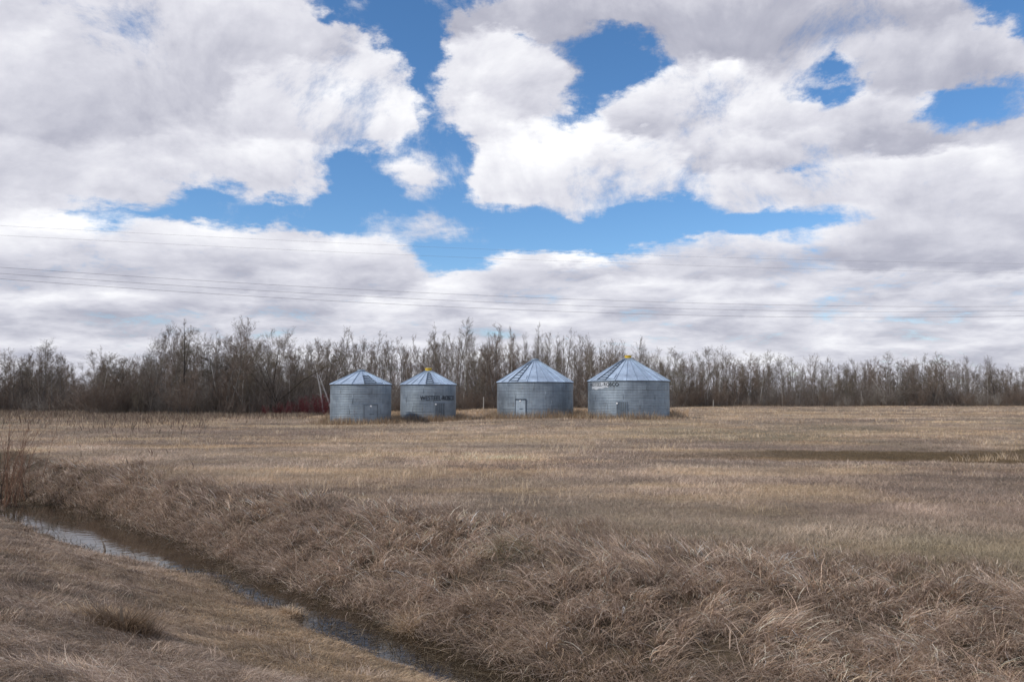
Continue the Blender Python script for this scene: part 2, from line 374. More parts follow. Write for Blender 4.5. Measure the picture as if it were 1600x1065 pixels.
def mat_plain(name, col, rough=0.8, spec=0.3, var=0.25, scale=4.0, metallic=0.0):
    t = NT(name, rough, spec, metallic); c = t.coord()
    lo = tuple(v * (1 - var) for v in col); hi = tuple(min(1, v * (1 + var)) for v in col)
    t.base(t.ramp(t.noise(c, scale, 5), [(0.3, lo), (0.7, hi)])); return t.m
def mat_ground():
    t = NT('earth_and_thatch', 0.95, 0.1); c = t.coord()
    fine = t.noise(c, 9.0, 8, 0.7, 0.5); mid = t.noise(c, 1.4, 6, 0.6)
    str_ = t.noise(t.coord((1.0, 3.2, 1.0)), 14.0, 6, 0.7, 0.8)
    a = t.mix(t.attr('tint').outputs['Color'], t.ramp(fine, [(0.28, (0.45, 0.43, 0.42)), (0.5, (0.95, 0.95, 0.95)), (0.75, (1.45, 1.42, 1.38))]), 1.0, 'MULTIPLY')
    a = t.mix(a, t.ramp(mid, [(0.3, (0.8, 0.8, 0.82)), (0.7, (1.18, 1.15, 1.1))]), 1.0, 'MULTIPLY')
    a = t.mix(a, t.ramp(str_, [(0.3, (0.72, 0.72, 0.72)), (0.7, (1.25, 1.25, 1.22))]), 1.0, 'MULTIPLY')
    t.base(a); t.bump(fine, 0.9, 0.06); return t.m
def mat_blade():
    t = NT('dry_grass', 0.62, 0.28); t.base(t.attr('tint').outputs['Color'])
    tr = t.n('ShaderNodeBsdfTranslucent'); t.L.new(t.attr('tint').outputs['Color'], tr.inputs[0])
    mx = t.n('ShaderNodeMixShader'); mx.inputs[0].default_value = 0.22
    t.L.new(t.b.outputs[0], mx.inputs[1]); t.L.new(tr.outputs[0], mx.inputs[2]); t.L.new(mx.outputs[0], t.N['Material Output'].inputs[0]); return t.m
def mat_water():
    t = NT('ditch_water', 0.03, 0.5); c = t.coord()
    t.base(t.ramp(t.noise(c, 2.0, 4), [(0.35, (0.018, 0.013, 0.008)), (0.7, (0.045, 0.033, 0.02))])); t.b.inputs['IOR'].default_value = 1.33
    t.bump(t.noise(t.coord((1, 1, 1)), 5.0, 3, 0.5), 0.10, 0.03); return t.m
def mat_bark(name, lo, hi, dark, sc=1.0):
    t = NT(name, 0.85, 0.2); c = t.coord((1, 1, 0.35))
    a = t.ramp(t.noise(c, 3.0 * sc, 5), [(0.3, lo), (0.7, hi)])
    m = t.ramp(t.noise(t.coord((2.0, 2.0, 6.0)), 2.2, 3), [(0.60, (0, 0, 0)), (0.68, (1, 1, 1))])
    t.base(t.mix(a, dark, m)); return t.m
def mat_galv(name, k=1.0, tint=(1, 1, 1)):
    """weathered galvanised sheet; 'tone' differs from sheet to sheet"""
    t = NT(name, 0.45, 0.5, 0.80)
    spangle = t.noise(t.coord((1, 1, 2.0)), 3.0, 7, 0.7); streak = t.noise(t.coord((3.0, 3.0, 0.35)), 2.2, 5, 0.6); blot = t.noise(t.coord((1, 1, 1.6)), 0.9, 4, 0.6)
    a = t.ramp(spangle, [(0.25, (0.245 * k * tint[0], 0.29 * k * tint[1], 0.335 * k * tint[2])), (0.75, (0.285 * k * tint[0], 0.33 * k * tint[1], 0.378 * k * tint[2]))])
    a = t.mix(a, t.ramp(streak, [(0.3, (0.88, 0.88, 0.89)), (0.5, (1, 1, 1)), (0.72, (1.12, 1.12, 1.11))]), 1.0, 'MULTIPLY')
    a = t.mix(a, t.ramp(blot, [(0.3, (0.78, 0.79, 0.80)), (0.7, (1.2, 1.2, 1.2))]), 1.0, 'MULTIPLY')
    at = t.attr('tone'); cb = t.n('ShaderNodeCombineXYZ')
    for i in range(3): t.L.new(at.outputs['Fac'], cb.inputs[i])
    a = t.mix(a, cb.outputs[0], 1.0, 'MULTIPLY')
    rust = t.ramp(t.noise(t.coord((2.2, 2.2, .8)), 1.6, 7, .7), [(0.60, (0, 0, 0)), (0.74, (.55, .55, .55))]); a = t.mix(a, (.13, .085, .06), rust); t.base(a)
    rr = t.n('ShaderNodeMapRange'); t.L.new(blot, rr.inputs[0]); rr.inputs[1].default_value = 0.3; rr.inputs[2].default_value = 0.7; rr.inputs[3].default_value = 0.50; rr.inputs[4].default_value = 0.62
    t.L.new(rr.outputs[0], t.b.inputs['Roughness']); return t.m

# ------------------------------------------------------------------ colours of the land (what grows or lies there, and shade between clumps)
def damp_streak(x, y):
    w = 1.2 + 0.19 * np.clip(x, 0, 30); q = np.abs(y - 29.4 - 0.03 * x) / w + 1.5 * (fbm(x * .35, y, 1.6, 47) - .5) + .6 * (fbm(x * .6, y, .5, 46) - .5)
    return (1 - sstep(.55, 1.15, q)) * sstep(2, 14, x)
def land_tint(x, y):
    """base colour of thatch and soil at (x, y), with gap shade"""
    t, s = ditch(x, y); W = bankw(s)
    n1 = fbm(x, y, 6, 41); n2 = fbm(x * 0.45, y * 1.3, 3.0, 42); n3 = fbm(x, y, 22, 43)
    def c(*v): return np.array(v)[None, :]
    def mx(a, b, k): return a * (1 - k[:, None]) + b * k[:, None]
    n4 = fbm(x * .35, y, 7, 44); n5 = fbm(x * .6, y, 1.3, 45)
    col = mx(c(.20, .158, .125), c(.33, .268, .20), sstep(.35, .65, n1) * .6 + sstep(.4, .6, n4) * .4); col = col * (.72 + .56 * n5)[:, None]
    col = mx(col, c(.40, .31, .20), sstep(.52, .74, n2) * 0.75)
    col = mx(col, c(.18, .148, .120), sstep(.55, .75, 1 - n2) * 0.7)
    col = mx(col, c(.165, .155, .095), sstep(.6, .8, n3) * 0.5)
    # damp dark band on the right of the field
    yb = 30 + 0.05 * x; k = damp_streak(x, y)
    col = mx(col, c(.10, .070, .036), np.clip(k, 0, 1) * 0.9)
    # rust and straw streaks
    k = sstep(.62, .8, fbm(x * .25, y, 2.4, 51)) * sstep(16, 26, y); col = mx(col, c(.33, .23, .13), k * 0.55)
    k = (1 - sstep(0, 30, np.abs(y - 46 - 0.04 * x))) * 0; col = mx(col, c(.30, .25, .19), k)
    # near bank: straw-coloured thatch close to the water
    k = sstep(-6.0, -0.6, t) * (t < 0) * sstep(-20, -8, s); col = mx(col, c(.34, .27, .185), k * 0.8)
    k = sstep(-6.5, -3.5, -(-t)) * 0; col = mx(col, c(.2, .17, .14), k)
    k = (t < -0.3) * (1 - sstep(.38, .50, fbm(x, y, .55, 121))) * (1 - .7 * k); col = mx(col, c(.11, .088, .066), k * 0.6)  # dark gaps between the clumps are put into the soil colour
    k = (t > W) * (1 - sstep(1.5, 5.5, t - W)) * sstep(-14, -4, s); col = mx(col, c(.15, .135, .09), k * 0.55)
    k = (t > 0.3) * (1 - sstep(.85, 1.15, t / W)); col = mx(col, c(.050, .038, .028), k * 0.85)  # bank soil darkened so the gaps between blades read as shade
    # wet mud beside the water
    k = 1 - sstep(0.0, 0.50, np.abs(t) - chan(s)); col = mx(col, c(.030, .022, .013), k)
    return np.clip(col, 0.005, 0.9)

# ------------------------------------------------------------------ ground
def build_ground():
    rows = np.concatenate([np.arange(-60, -4, 2.0), np.arange(-4, 30, 0.11), 30 * np.exp(np.linspace(0, math.log(4000 / 30), 190))])
    u = np.linspace(-1, 1, 521)
    w = np.maximum(30, rows * 1.35)
    Xg = u[None, :] * w[:, None]; Yg = np.repeat(rows[:, None], len(u), 1)
    x, y = Xg.ravel(), Yg.ravel(); z = ground_z(x, y)
    nr, nc = len(rows), len(u)
    i = (np.arange(nr - 1)[:, None] * nc + np.arange(nc - 1)[None, :]).ravel()
    faces = np.stack([i, i + 1, i + nc + 1, i + nc], 1)
    me = np_mesh('ground', np.stack([x, y, z], 1), faces, land_tint(x, y), smooth=True)
    tagit(link('ground', me, mat_ground()), kind='structure')
build_ground()
WATER_Z = -1.035
def build_water():
    ss = np.linspace(-60, 20, 160); vs = []; fs = []
    for s in ss:
        for t in (-1.3, 1.3):
            # back to x, y (t, s are rotated by 45 degrees)
            tt = t * math.sqrt(2) + 9.5; q = s * math.sqrt(2); vs.append(((tt + q) / 2, (tt - q) / 2, WATER_Z))
    for k in range(len(ss) - 1): fs.append((2 * k, 2 * k + 1, 2 * k + 3, 2 * k + 2))
    m = MB(); m.add(vs, fs); o = m.build('water', mat_water()); tagit(o, kind='structure')
    o.data.update()
build_water()

# ------------------------------------------------------------------ grain bins
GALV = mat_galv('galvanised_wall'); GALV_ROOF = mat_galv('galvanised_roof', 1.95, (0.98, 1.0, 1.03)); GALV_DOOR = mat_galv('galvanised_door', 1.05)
YELLOW = mat_plain('yellow_paint', (.62, .42, .04), .5, .4, .15, 6); DARKSTEEL = mat_plain('dark_steel_and_shade', (.10, .12, .15), .55, .5, .3, 6, 0.5)
RUNG = mat_plain('weathered_step_steel', (.13, .16, .20), .5, .5, .3, 6, 0.6); INK = mat_plain('black_stencil_paint', (.022, .026, .035), .6, .3, .3, 8)
INK_FADED = mat_plain('faded_stencil_paint', (.075, .085, .10), .6, .3, .5, 5); BARE = mat_plain('pale_rubbed_patch', (.50, .53, .57), .5, .5, .12, 3, 0.3); WHITE = mat_plain('white_paint', (.85, .86, .88), .4, .5, .05, 5)
def tone_attr(me, vals):
    a = me.attributes.new('tone', 'FLOAT', 'FACE'); a.data.foreach_set('value', np.asarray(vals, np.float32))
def bend_text(txt, r, a0, a1, z0, h, mat, name, parent, bold=0.012):
    cu = bpy.data.curves.new('lettering', 'FONT'); cu.body = txt; cu.size = 1.0; cu.offset = bold; cu.extrude = 0.006; cu.resolution_u = 3
    ob = bpy.data.objects.new('lettering', cu); C.objects.link(ob); bpy.context.view_layer.update()
    me = bpy.data.meshes.new_from_object(ob.evaluated_get(bpy.context.evaluated_depsgraph_get()))
    bpy.data.objects.remove(ob)
    co = np.zeros(len(me.vertices) * 3); me.vertices.foreach_get('co', co); co = co.reshape(-1, 3)
    x0, x1 = co[:, 0].min(), co[:, 0].max(); y0, y1 = co[:, 1].min(), co[:, 1].max()
    a = a0 + (co[:, 0] - x0) / (x1 - x0) * (a1 - a0); rr = r + co[:, 2]
    new = np.stack([rr * np.sin(a), -rr * np.cos(a), z0 + (co[:, 1] - y0) / (y1 - y0) * h], 1)
    me.vertices.foreach_set('co', new.ravel()); me.update(); me.materials.clear()
    return link(name, me, mat, parent)
def make_bin(px, depth, rad, wall_h, roof_h, nrib, rib0, label, cap, ladder, hatch, door, seed, z=None):
    """a round corrugated grain bin. angles in degrees from the side that faces the camera, positive to the right"""
    bx = (px - CX) / F * depth; by = depth; rr = np.random.default_rng(seed)
    root = empty('grain_bin', (bx, by, gz(bx, by) if z is None else z), math.atan2(-bx, by))
    tagit(root, label, 'grain bin', 'round galvanised grain bins standing in the field')
    # --- wall: four rings of corrugated sheets
    n = 144; rings = 4; per = 6; sub = 6
    lev = []
    for k in range(rings * per * sub + 1):
        zz = k / (per * sub * rings) * wall_h; ring = min(rings - 1, k // (per * sub))
        lev.append((rad + 0.0045 * math.sin(2 * math.pi * k / sub) + (0.006 if ring % 2 else 0.0), zz, ring))
    vs = [(r * math.sin(2 * math.pi * i / n), -r * math.cos(2 * math.pi * i / n), zz) for r, zz, _ in lev for i in range(n)]
    fs = []; tone = []
    npan = 6 if rad < 3 else 8
    pt = rr.uniform(0.90, 1.09, (rings, npan)); off = rr.uniform(0, 1, rings)
    for k in range(len(lev) - 1):
        ring = k // (per * sub)
        for i in range(n):
            fs.append((k * n + i, k * n + (i + 1) % n, (k + 1) * n + (i + 1) % n, (k + 1) * n + i))
            p = int(((i / n + off[ring]) % 1) * npan); edge = 0.86 if (k % (per * sub)) == 0 and k else 1.0
            tone.append(pt[ring, p] * edge)
    m = MB(); m.add(vs, fs); nsm = len(fs)
    # lapped vertical joints
    for ring in range(rings):
        for p in range(npan):
            a = 2 * math.pi * ((p / npan - off[ring]) % 1); z0 = ring * wall_h / rings + 0.02; z1 = (ring + 1) * wall_h / rings - 0.02
            M = Matrix.Rotation(a, 4, 'Z'); m.box((-0.014, -(rad + 0.013), z0), (0.014, -(rad + 0.002), z1), M)
    me = m.mesh('wall', True); tone_attr(me, tone + [0.95] * (len(me.polygons) - nsm)); wall = link('wall', me, GALV, root)
    # anchor ring at the foot
    m = MB(); m.lathe([(rad + 0.045, -0.25), (rad + 0.045, 0.05), (rad + 0.0, 0.055)], 96); m.build('base_ring', DARKSTEEL, root)
    # --- roof of flat sheets between raised ribs
    ro = rad + 0.09; rt = 0.30; ze = wall_h - 0.015; zt = ze + roof_h * (ro - rt) / ro
    m = MB(); tv = []
    ang = [R(rib0) + 2 * math.pi * i / nrib for i in range(nrib)]
    for i in range(nrib):
        a, b = ang[i], ang[i] + 2 * math.pi / nrib
        p = [(ro * math.sin(a), -ro * math.cos(a), ze), (ro * math.sin(b), -ro * math.cos(b), ze), (rt * math.sin(b), -rt * math.cos(b), zt), (rt * math.sin(a), -rt * math.cos(a), zt)]
        q = [(x, y, z_ - 0.02) for x, y, z_ in p]
        m.add(p + q, [(0, 1, 2, 3), (7, 6, 5, 4), (0, 4, 5, 1)]); tv += [rr.uniform(.97, 1.03)] * 3
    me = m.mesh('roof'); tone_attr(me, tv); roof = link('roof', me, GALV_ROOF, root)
    m = MB()
    for a in ang:
        m.bar((ro * math.sin(a), -ro * math.cos(a), ze + 0.02), (rt * math.sin(a), -rt * math.cos(a), zt + 0.02), 0.035, 0.055)
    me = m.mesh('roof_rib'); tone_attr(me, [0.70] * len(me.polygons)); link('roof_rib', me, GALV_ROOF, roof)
    m = MB(); m.lathe([(ro - 0.005, ze - 0.03), (ro - 0.045, ze - 0.05), (rad + 0.02, ze - 0.085), (rad + 0.0, ze - 0.085)], 96); m.build('eave_shadow_trim', DARKSTEEL, root)  # fascia coloured dark to draw the shadow line under the eave
    # --- vent collar at the peak
    zc = zt - 0.03
    m = MB()
    if cap == 'yellow':
        m.lathe([(0.29, zc), (0.29, zc + 0.22), (0.34, zc + 0.235), (0.34, zc + 0.275), (0.20, zc + 0.30), (0.0, zc + 0.305)], 28); m.build('vent_cap', YELLOW, roof)
    else:
        m.lathe([(0.31, zc), (0.31, zc + 0.12), (0.35, zc + 0.13), (0.34, zc + 0.16), (0.16, zc + 0.20), (0.0, zc + 0.205)], 28); me = m.mesh('vent_cap', False); tone_attr(me, [0.62] * len(me.polygons)); link('vent_cap', me, GALV_ROOF, roof)
    # --- steps up the roof between two ribs
    def on_roof(a, f, up=0.0):
        r_ = ro + (rt - ro) * f; return Vector((r_ * math.sin(a), -r_ * math.cos(a), ze + (zt - ze) * f + up))
    k0, nst, f1 = ladder
    a, b = R(k0), R(k0) + 2 * math.pi / nrib
    m = MB()
    for i in range(nst):
        f = 0.05 + (f1 - 0.05) * i / (nst - 1); m.bar(on_roof(a, f, .035), on_roof(b, f, .035), 0.10, 0.05)
    for q in (a, b): m.bar(on_roof(q, 0.02, .06), on_roof(q, f1, .06), 0.045, 0.06)
    m.build('roof_ladder', RUNG, roof)
    # --- hatch in the sheet next to the steps
    ha = R(hatch); w_ = math.pi / nrib * 0.62
    m = MB(); p = [on_roof(ha - w_, .06, .05), on_roof(ha + w_, .06, .05), on_roof(ha + w_ * .92, .26, .06), on_roof(ha - w_ * .92, .26, .06)]
    q = [v - Vector((0, 0, .05)) for v in p]; m.add(p + q, [(0, 1, 2, 3), (0, 4, 5, 1), (1, 5, 6, 2), (2, 6, 7, 3), (3, 7, 4, 0)])
    me = m.mesh('roof_hatch'); tone_attr(me, [1.05, .6, .6, .6, .6]); link('roof_hatch', me, GALV_ROOF, roof)  # shading in the tone: lid lighter, sides darker
    # --- door
    d0, d1, dh, style = door
    ac = R((d0 + d1) / 2); hw = rad * math.sin(R(d1 - d0) / 2); M = Matrix.Rotation(ac, 4, 'Z'); yo = -(rad + 0.035); yi = -(rad * math.cos(R(d1 - d0) / 2) - 0.05)
    m = MB(); fw = 0.055
    m.box((-hw - fw, yo - 0.02, 0.0), (-hw, yi, dh + fw), M); m.box((hw, yo - 0.02, 0.0), (hw + fw, yi, dh + fw), M); m.box((-hw, yo - 0.02, dh), (hw, yi, dh + fw), M)
    if style == 'flat': m.box((-hw - fw, yo - 0.10, dh + fw), (hw + fw, yi, dh + fw + 0.03), M)
    me = m.mesh('door_frame'); tone_attr(me, [0.62 if style != 'ribs' else .8] * len(me.polygons)); link('door_frame', me, DARKSTEEL if style == 'flat' else GALV_DOOR, root)  # flat door's frame coloured dark for the shadow gap around it
    m = MB(); m.box((-hw + .004, yo, 0.04), (hw - .004, yo + 0.04, dh - 0.006), M)
    tn = {'flat': 1.28, 'panel': .95, 'ribs': .84}[style]; me = m.mesh('door'); tone_attr(me, [tn] * len(me.polygons)); dr = link('door', me, GALV_DOOR, root)
    m = MB()
    if style == 'ribs':
        for k in range(5):
            x = -hw + (k + .5) * 2 * hw / 5; m.box((x - 0.045, yo - 0.035, 0.06), (x + 0.03, yo + .002, dh - 0.03), M)
        me = m.mesh('door_rib'); tone_attr(me, [.85, .85, .5, .5, .85, .5] * 5); link('door_rib', me, GALV_DOOR, dr)  # rib shading put into the tone: left side light, front and right dark
    elif style == 'panel':
        for k in range(2):
            for j in range(3):
                x0 = -hw + .06 + k * (hw - .03); z0 = .12 + j * (dh - .15) / 3
                m.box((x0, yo - 0.012, z0), (x0 + hw - .10, yo + .002, z0 + (dh - .15) / 3 - .08), M)
        me = m.mesh('door_panel'); tone_attr(me, [1.02] * len(me.polygons)); link('door_panel', me, GALV_DOOR, dr)
    m = MB(); m.bar(M @ Vector((-hw * .2, yo - .03, dh * .52)), M @ Vector((hw * .5, yo - .03, dh * .52)), .03, .04); m.build('door_latch', DARKSTEEL, dr)
    m = MB(); prof = [(0.0, -.018), (0.055, -.016), (0.075, 0.0), (0.055, .016), (0, .018)]
    cx_ = {'flat': -0.02, 'panel': 0.0, 'ribs': -hw * 0.95}[style]
    nn = 14; vs = []; cpos = Vector((cx_, yo - (0.075 if style == 'ribs' else 0.03), dh - .10))
    for r_, q_ in prof:
        for i in range(nn): vs.append(M @ (cpos + Vector((r_ * math.sin(6.2832 * i / nn), q_, r_ * math.cos(6.2832 * i / nn)))))
    m.add(vs, [(k * nn + i, k * nn + (i + 1) % nn, (k + 1) * nn + (i + 1) % nn, (k + 1) * nn + i) for k in range(4) for i in range(nn)]); m.build('door_disc', WHITE, dr)
    return root, wall
BIN1, W1 = make_bin(564.5, 66.5, 2.50, 3.25, 1.22, 16, 6.0, 'smaller bare grain bin with plain grey peak, farthest from the wood of taller trees', 'grey', (6.0, 5, .62), 39, (6, 30.5, 1.55, 'panel'), 1)
BIN2, W2 = make_bin(669.5, 72.0, 2.49, 3.24, 1.40, 24, -5.0, 'smaller grain bin with yellow vent cap and bold black lettering above the door', 'yellow', (-5.0, 6, .82), 17, (13.5, 34, 1.58, 'ribs'), 2)
BIN3, W3 = make_bin(836.0, 73.6, 3.50, 3.22, 2.22, 24, 3.5, 'larger grain bin with grey peak, steps up its roof and a pale smooth door', 'grey', (-41.5, 8, .88), -19, (-29, -13.8, 1.62, 'flat'), 3)
BIN4, W4 = make_bin(981.5, 70.0, 3.54, 3.24, 2.18, 24, -2.5, 'larger grain bin with yellow vent cap and faded lettering under the eave', 'yellow', (-47.5, 10, .92), -25, (-15.5, -2.5, 1.42, 'ribs'), 4)
BIN1['label'] = 'smaller grain bin without lettering, low grey peak and panelled door, beside the red shrubs'
bend_text('WESTEEL-ROSCO', 2.53, R(-16.5), R(64), 1.84, .40, INK, 'lettering', W2, .008)
bend_text('WESTEEL-', 3.575, R(-67), R(-36.5), 2.76, .30, INK_FADED, 'lettering', W4, .008)
bend_text('ROSCO', 3.575, R(-35.0), R(-13), 2.76, .30, INK, 'lettering', W4, .008)
m = MB(); prof = []                                              # rubbed pale patch under the lettering
aa = np.linspace(R(-60), R(-28), 16); vs = [(3.565 * math.sin(a), -3.565 * math.cos(a), z) for a in aa for z in (2.56 + .07 * math.sin(a * 9) + .04 * math.sin(a * 31), 3.10)]
m.add(vs, [(2 * k, 2 * k + 2, 2 * k + 3, 2 * k + 1) for k in range(15)]); o = m.build('pale_patch', BARE, W4)

# ------------------------------------------------------------------ trees
def seg_prisms(P0, P1, r0, r1, n=3):
    """many tapered n-sided sticks at once"""
    P0, P1 = np.asarray(P0, float), np.asarray(P1, float); r0, r1 = np.asarray(r0, float), np.asarray(r1, float)
    d = P1 - P0; d /= np.linalg.norm(d, axis=1)[:, None] + 1e-9
    a = np.cross(d, np.where(np.abs(d[:, 2:3]) > 0.9, [[1.0, 0.2, 0]], [[0.1, 0.2, 1.0]])); a /= np.linalg.norm(a, axis=1)[:, None] + 1e-9; b = np.cross(d, a)
    N = len(P0); V = np.zeros((N, 2 * n, 3)); 
    for i in range(n):
        th = 2 * math.pi * i / n; o = a * math.cos(th) + b * math.sin(th)
        V[:, i] = P0 + o * r0[:, None]; V[:, n + i] = P1 + o * r1[:, None]
    base = (np.arange(N) * 2 * n)[:, None]
    Fs = np.concatenate([base + np.array([[i, (i + 1) % n, n + (i + 1) % n, n + i]]) for i in range(n)], 0)
    return V.reshape(-1, 3), Fs
class Sticks:
    def __init__(s): s.a = []; s.b = []; s.r = []; s.q = []
    def add(s, p, q, r0, r1): s.a.append(p); s.b.append(q); s.r.append(r0); s.q.append(r1)
    def geo(s, n=3): return seg_prisms(np.array(s.a), np.array(s.b), s.r, s.q, n)
def vec(th, inc): return np.array([math.cos(th) * math.sin(inc), math.sin(th) * math.sin(inc), math.cos(inc)])
def branch(rg, S, p, d, L, r, level, P):
    """a bending branch with side shoots; P holds the habit of the kind"""
    ns = (5, 4, 3, 2)[level]; step = L / ns; pts = [p]; rr = r
    for k in range(ns):
        d = d + rg.normal(0, P['wig'], 3) + np.array([0, 0, P['up'] * (1 if level < 3 else .5)]); d = d / np.linalg.norm(d)
        q = p + d * step; r2 = max(r * (1 - (k + 1) / ns * 0.75), P['rmin']); S[min(level, 1)].add(p, q, rr, r2)
        if level < P['lev']:
            nk = P['kids'][level]; cnt = int(nk / ns + rg.random())
            if level == 0 and k == 0: cnt = max(0, cnt - 1)
            for _ in range(cnt):
                f = rg.random(); pp = p + (q - p) * f; th = rg.uniform(0, 2 * math.pi); inc = rg.uniform(*P['inc'])
                ax = vec(th, math.pi / 2); dd = d * math.cos(inc) + (ax - d * ax.dot(d)) * math.sin(inc); dd /= np.linalg.norm(dd)
                branch(rg, S, pp, dd, L * rg.uniform(*P['ratio'][level]) * (1 - 0.35 * (k / ns)), max(r2 * .55, P['rmin']), level + 1, P)
        p = q; rr = r2; pts.append(p)
    if level >= P['lev'] - 1 and rg.random() < P['bud']:
        S[2].append(p)
def gen_tree(kind, seed, H=10.0, lean=0.0):
    rg = np.random.default_rng(seed); S = [Sticks(), Sticks(), []]
    P = dict(wig=.10, up=.05, kids=(14, 7, 4), ratio=((.34, .55), (.35, .6), (.4, .7)), inc=(.45, .95), lev=3, rmin=.006, bud=.3)
    stems = 1
    if kind == 'aspen': P.update(wig=.055, up=.10)
    if kind == 'tall':  P.update(wig=.09, up=.10, ratio=((.22, .36), (.35, .55), (.4, .7)), inc=(.4, .9), bud=.10, kids=(14, 6, 4))
    if kind == 'bushy': P.update(wig=.12, up=.05, kids=(9, 6, 4), inc=(.4, 1.0), bud=.3); stems = 3
    if kind == 'gnarl': P.update(wig=.20, up=.02, kids=(9, 8, 6), inc=(.5, 1.1), bud=.5); stems = 2
    if kind == 'shrub': P.update(wig=.10, up=.05, kids=(8, 6, 4), inc=(.3, .9), bud=.1); stems = 9
    r0 = {'aspen': .085, 'tall': .11, 'bushy': .075, 'gnarl': .12, 'shrub': .028}[kind]
    for s in range(stems):
        th = rg.uniform(0, 2 * math.pi); inc = {'aspen': .04, 'tall': .03, 'bushy': .30, 'gnarl': .30, 'shrub': .45}[kind] * rg.uniform(.4, 1.3) + lean
        d = vec(th, inc); p = np.array([rg.normal(0, .05 * stems), rg.normal(0, .05 * stems), -0.15]); h = H * (1 if stems == 1 else rg.uniform(.7, 1.0))
        # the stem itself, long and clean for aspens, branching from low down otherwise
        n = 9; clean = {'aspen': .30, 'tall': .50, 'bushy': .12, 'gnarl': .18, 'shrub': .08}[kind]; step = h / n; rr = r0
        for k in range(n):
            d = d + rg.normal(0, P['wig'] * .6, 3) + np.array([0, 0, .06]); d /= np.linalg.norm(d); q = p + d * step
            r2 = r0 * (1 - (k + 1) / n * .85); S[0].add(p, q, rr, r2); f = (k + .5) / n
            if f > clean:
                for _ in range(int(rg.integers(2, 5) if stems == 1 else rg.integers(2, 4))):
                    t_ = rg.uniform(0, 2 * math.pi); ic = rg.uniform(*P['inc']); ax = vec(t_, math.pi / 2); dd = d * math.cos(ic) + ax * math.sin(ic); dd /= np.linalg.norm(dd)
                    w = {'aspen': .24, 'tall': .17, 'bushy': .24, 'gnarl': .26, 'shrub': .22}[kind]
                    Lb = h * w * rg.uniform(.6, 1.2) * (1.15 - .7 * f) * 1.3
                    branch(rg, S, p + (q - p) * rg.random(), dd, Lb, max(r2 * .5, .012), 1, P)
            elif rg.random() < .5:                                  # dead snags low on the stem
                t_ = rg.uniform(0, 2 * math.pi); e = p + vec(t_, 1.2) * rg.uniform(.3, .9); S[1].add(p, e, .012, .006)
            p = q; rr = r2
        branch(rg, S, p, d, h * .10, r2, 1, P)
    return S
def bud_geo(pts, rg, size):
    if not len(pts): return np.zeros((0, 3)), np.zeros((0, 4), int)
    P = np.array(pts); reps = 2; P = np.repeat(P, reps, 0) + rg.normal(0, .07, (len(P) * reps, 3)); n = len(P)
    d = rg.normal(0, 1, (n, 3)); d /= np.linalg.norm(d, axis=1)[:, None]
    return seg_prisms(P - d * size * .5, P + d * size * .5, np.full(n, size * .32), np.full(n, size * .10), 3)
BARK = {
    'grey': mat_bark('grey_bark', (.13, .12, .112), (.21, .195, .18), (.05, .045, .04)),
    'pale': mat_bark('pale_aspen_bark', (.27, .255, .235), (.40, .38, .355), (.07, .065, .06)),
    'white': mat_bark('white_birch_bark', (.36, .345, .33), (.50, .48, .46), (.12, .11, .10)),
    'dark': mat_bark('dark_wet_bark', (.030, .026, .024), (.065, .058, .052), (.02, .02, .02)),
    'red': mat_plain('red_dogwood_bark', (.115, .018, .024), .6, .3, .3), 'rust': mat_plain('rusty_willow_bark', (.20, .115, .075), .7, .3, .3)}
TWIG = {'grey': mat_plain('grey_twigs', (.170, .145, .125), .9, .1, .25, 1.2), 'olive': mat_plain('olive_brown_twigs', (.165, .14, .108), .9, .1, .25, 1.2),
        'brown': mat_plain('brown_twigs', (.17, .13, .105), .9, .1, .25, 1.2), 'pale': mat_plain('pale_grey_twigs', (.26, .235, .21), .9, .1, .25, 1.2), 'red': BARK['red'], 'rust': BARK['rust']}
PROTO = {}
def proto(kind, seed, trunk_mat, twig_mat, bud=.07):
    S = gen_tree(kind, seed); rg = np.random.default_rng(seed + 500)
    v, f = S[0].geo(5); tm = np_mesh('trunk', v, f); tm.materials.append(BARK[trunk_mat])
    v, f = S[1].geo(3); v2, f2 = bud_geo(S[2], rg, bud)
    cm = np_mesh('crown', np.concatenate([v, v2]), np.concatenate([f, f2 + len(v)])); cm.materials.append(TWIG[twig_mat])
    return tm, cm
SPEC = [('aspen', 11, 'pale', 'grey'), ('aspen', 12, 'pale', 'olive'), ('aspen', 13, 'grey', 'brown'), ('aspen', 14, 'grey', 'grey'),
        ('tall', 21, 'grey', 'grey'), ('tall', 22, 'grey', 'brown'), ('tall', 23, 'pale', 'grey'), ('tall', 24, 'grey', 'olive'),
        ('bushy', 31, 'grey', 'olive'), ('bushy', 32, 'grey', 'brown'), ('bushy', 33, 'dark', 'grey'),
        ('gnarl', 41, 'dark', 'olive'), ('gnarl', 42, 'grey', 'grey'),
        ('shrub', 51, 'grey', 'pale'), ('shrub', 52, 'grey', 'brown'), ('shrub', 53, 'red', 'red')]
for k, s, a, b in SPEC: PROTO.setdefault(k, []).append((*proto(k, s, a, b, .07 if k != 'shrub' else .05), a))
def put_tree(name, kind, i, x, y, h, label, cat, group=None, wide=1.0, lean=(0, 0), trunk=None, z=None):
    tm, cm, bk = PROTO[kind][i % len(PROTO[kind])]
    root = empty(name, (x, y, (gz(x, y) if z is None else z) - 0.05), random.uniform(0, 6.28)); sc = h / 10.3 * (1.0 if kind not in ('bushy', 'shrub') else 1.08)
    root.scale = (sc * wide, sc * wide, sc); root.rotation_euler = (lean[0], lean[1], random.uniform(0, 6.28))
    tagit(root, label, cat, group)
    t = link('trunk' if kind != 'shrub' else 'stems', tm, None, root); link('crown', cm, None, root)
    if trunk is not None:
        t.material_slots[0].link = 'OBJECT'; t.material_slots[0].material = BARK[trunk]
    return root
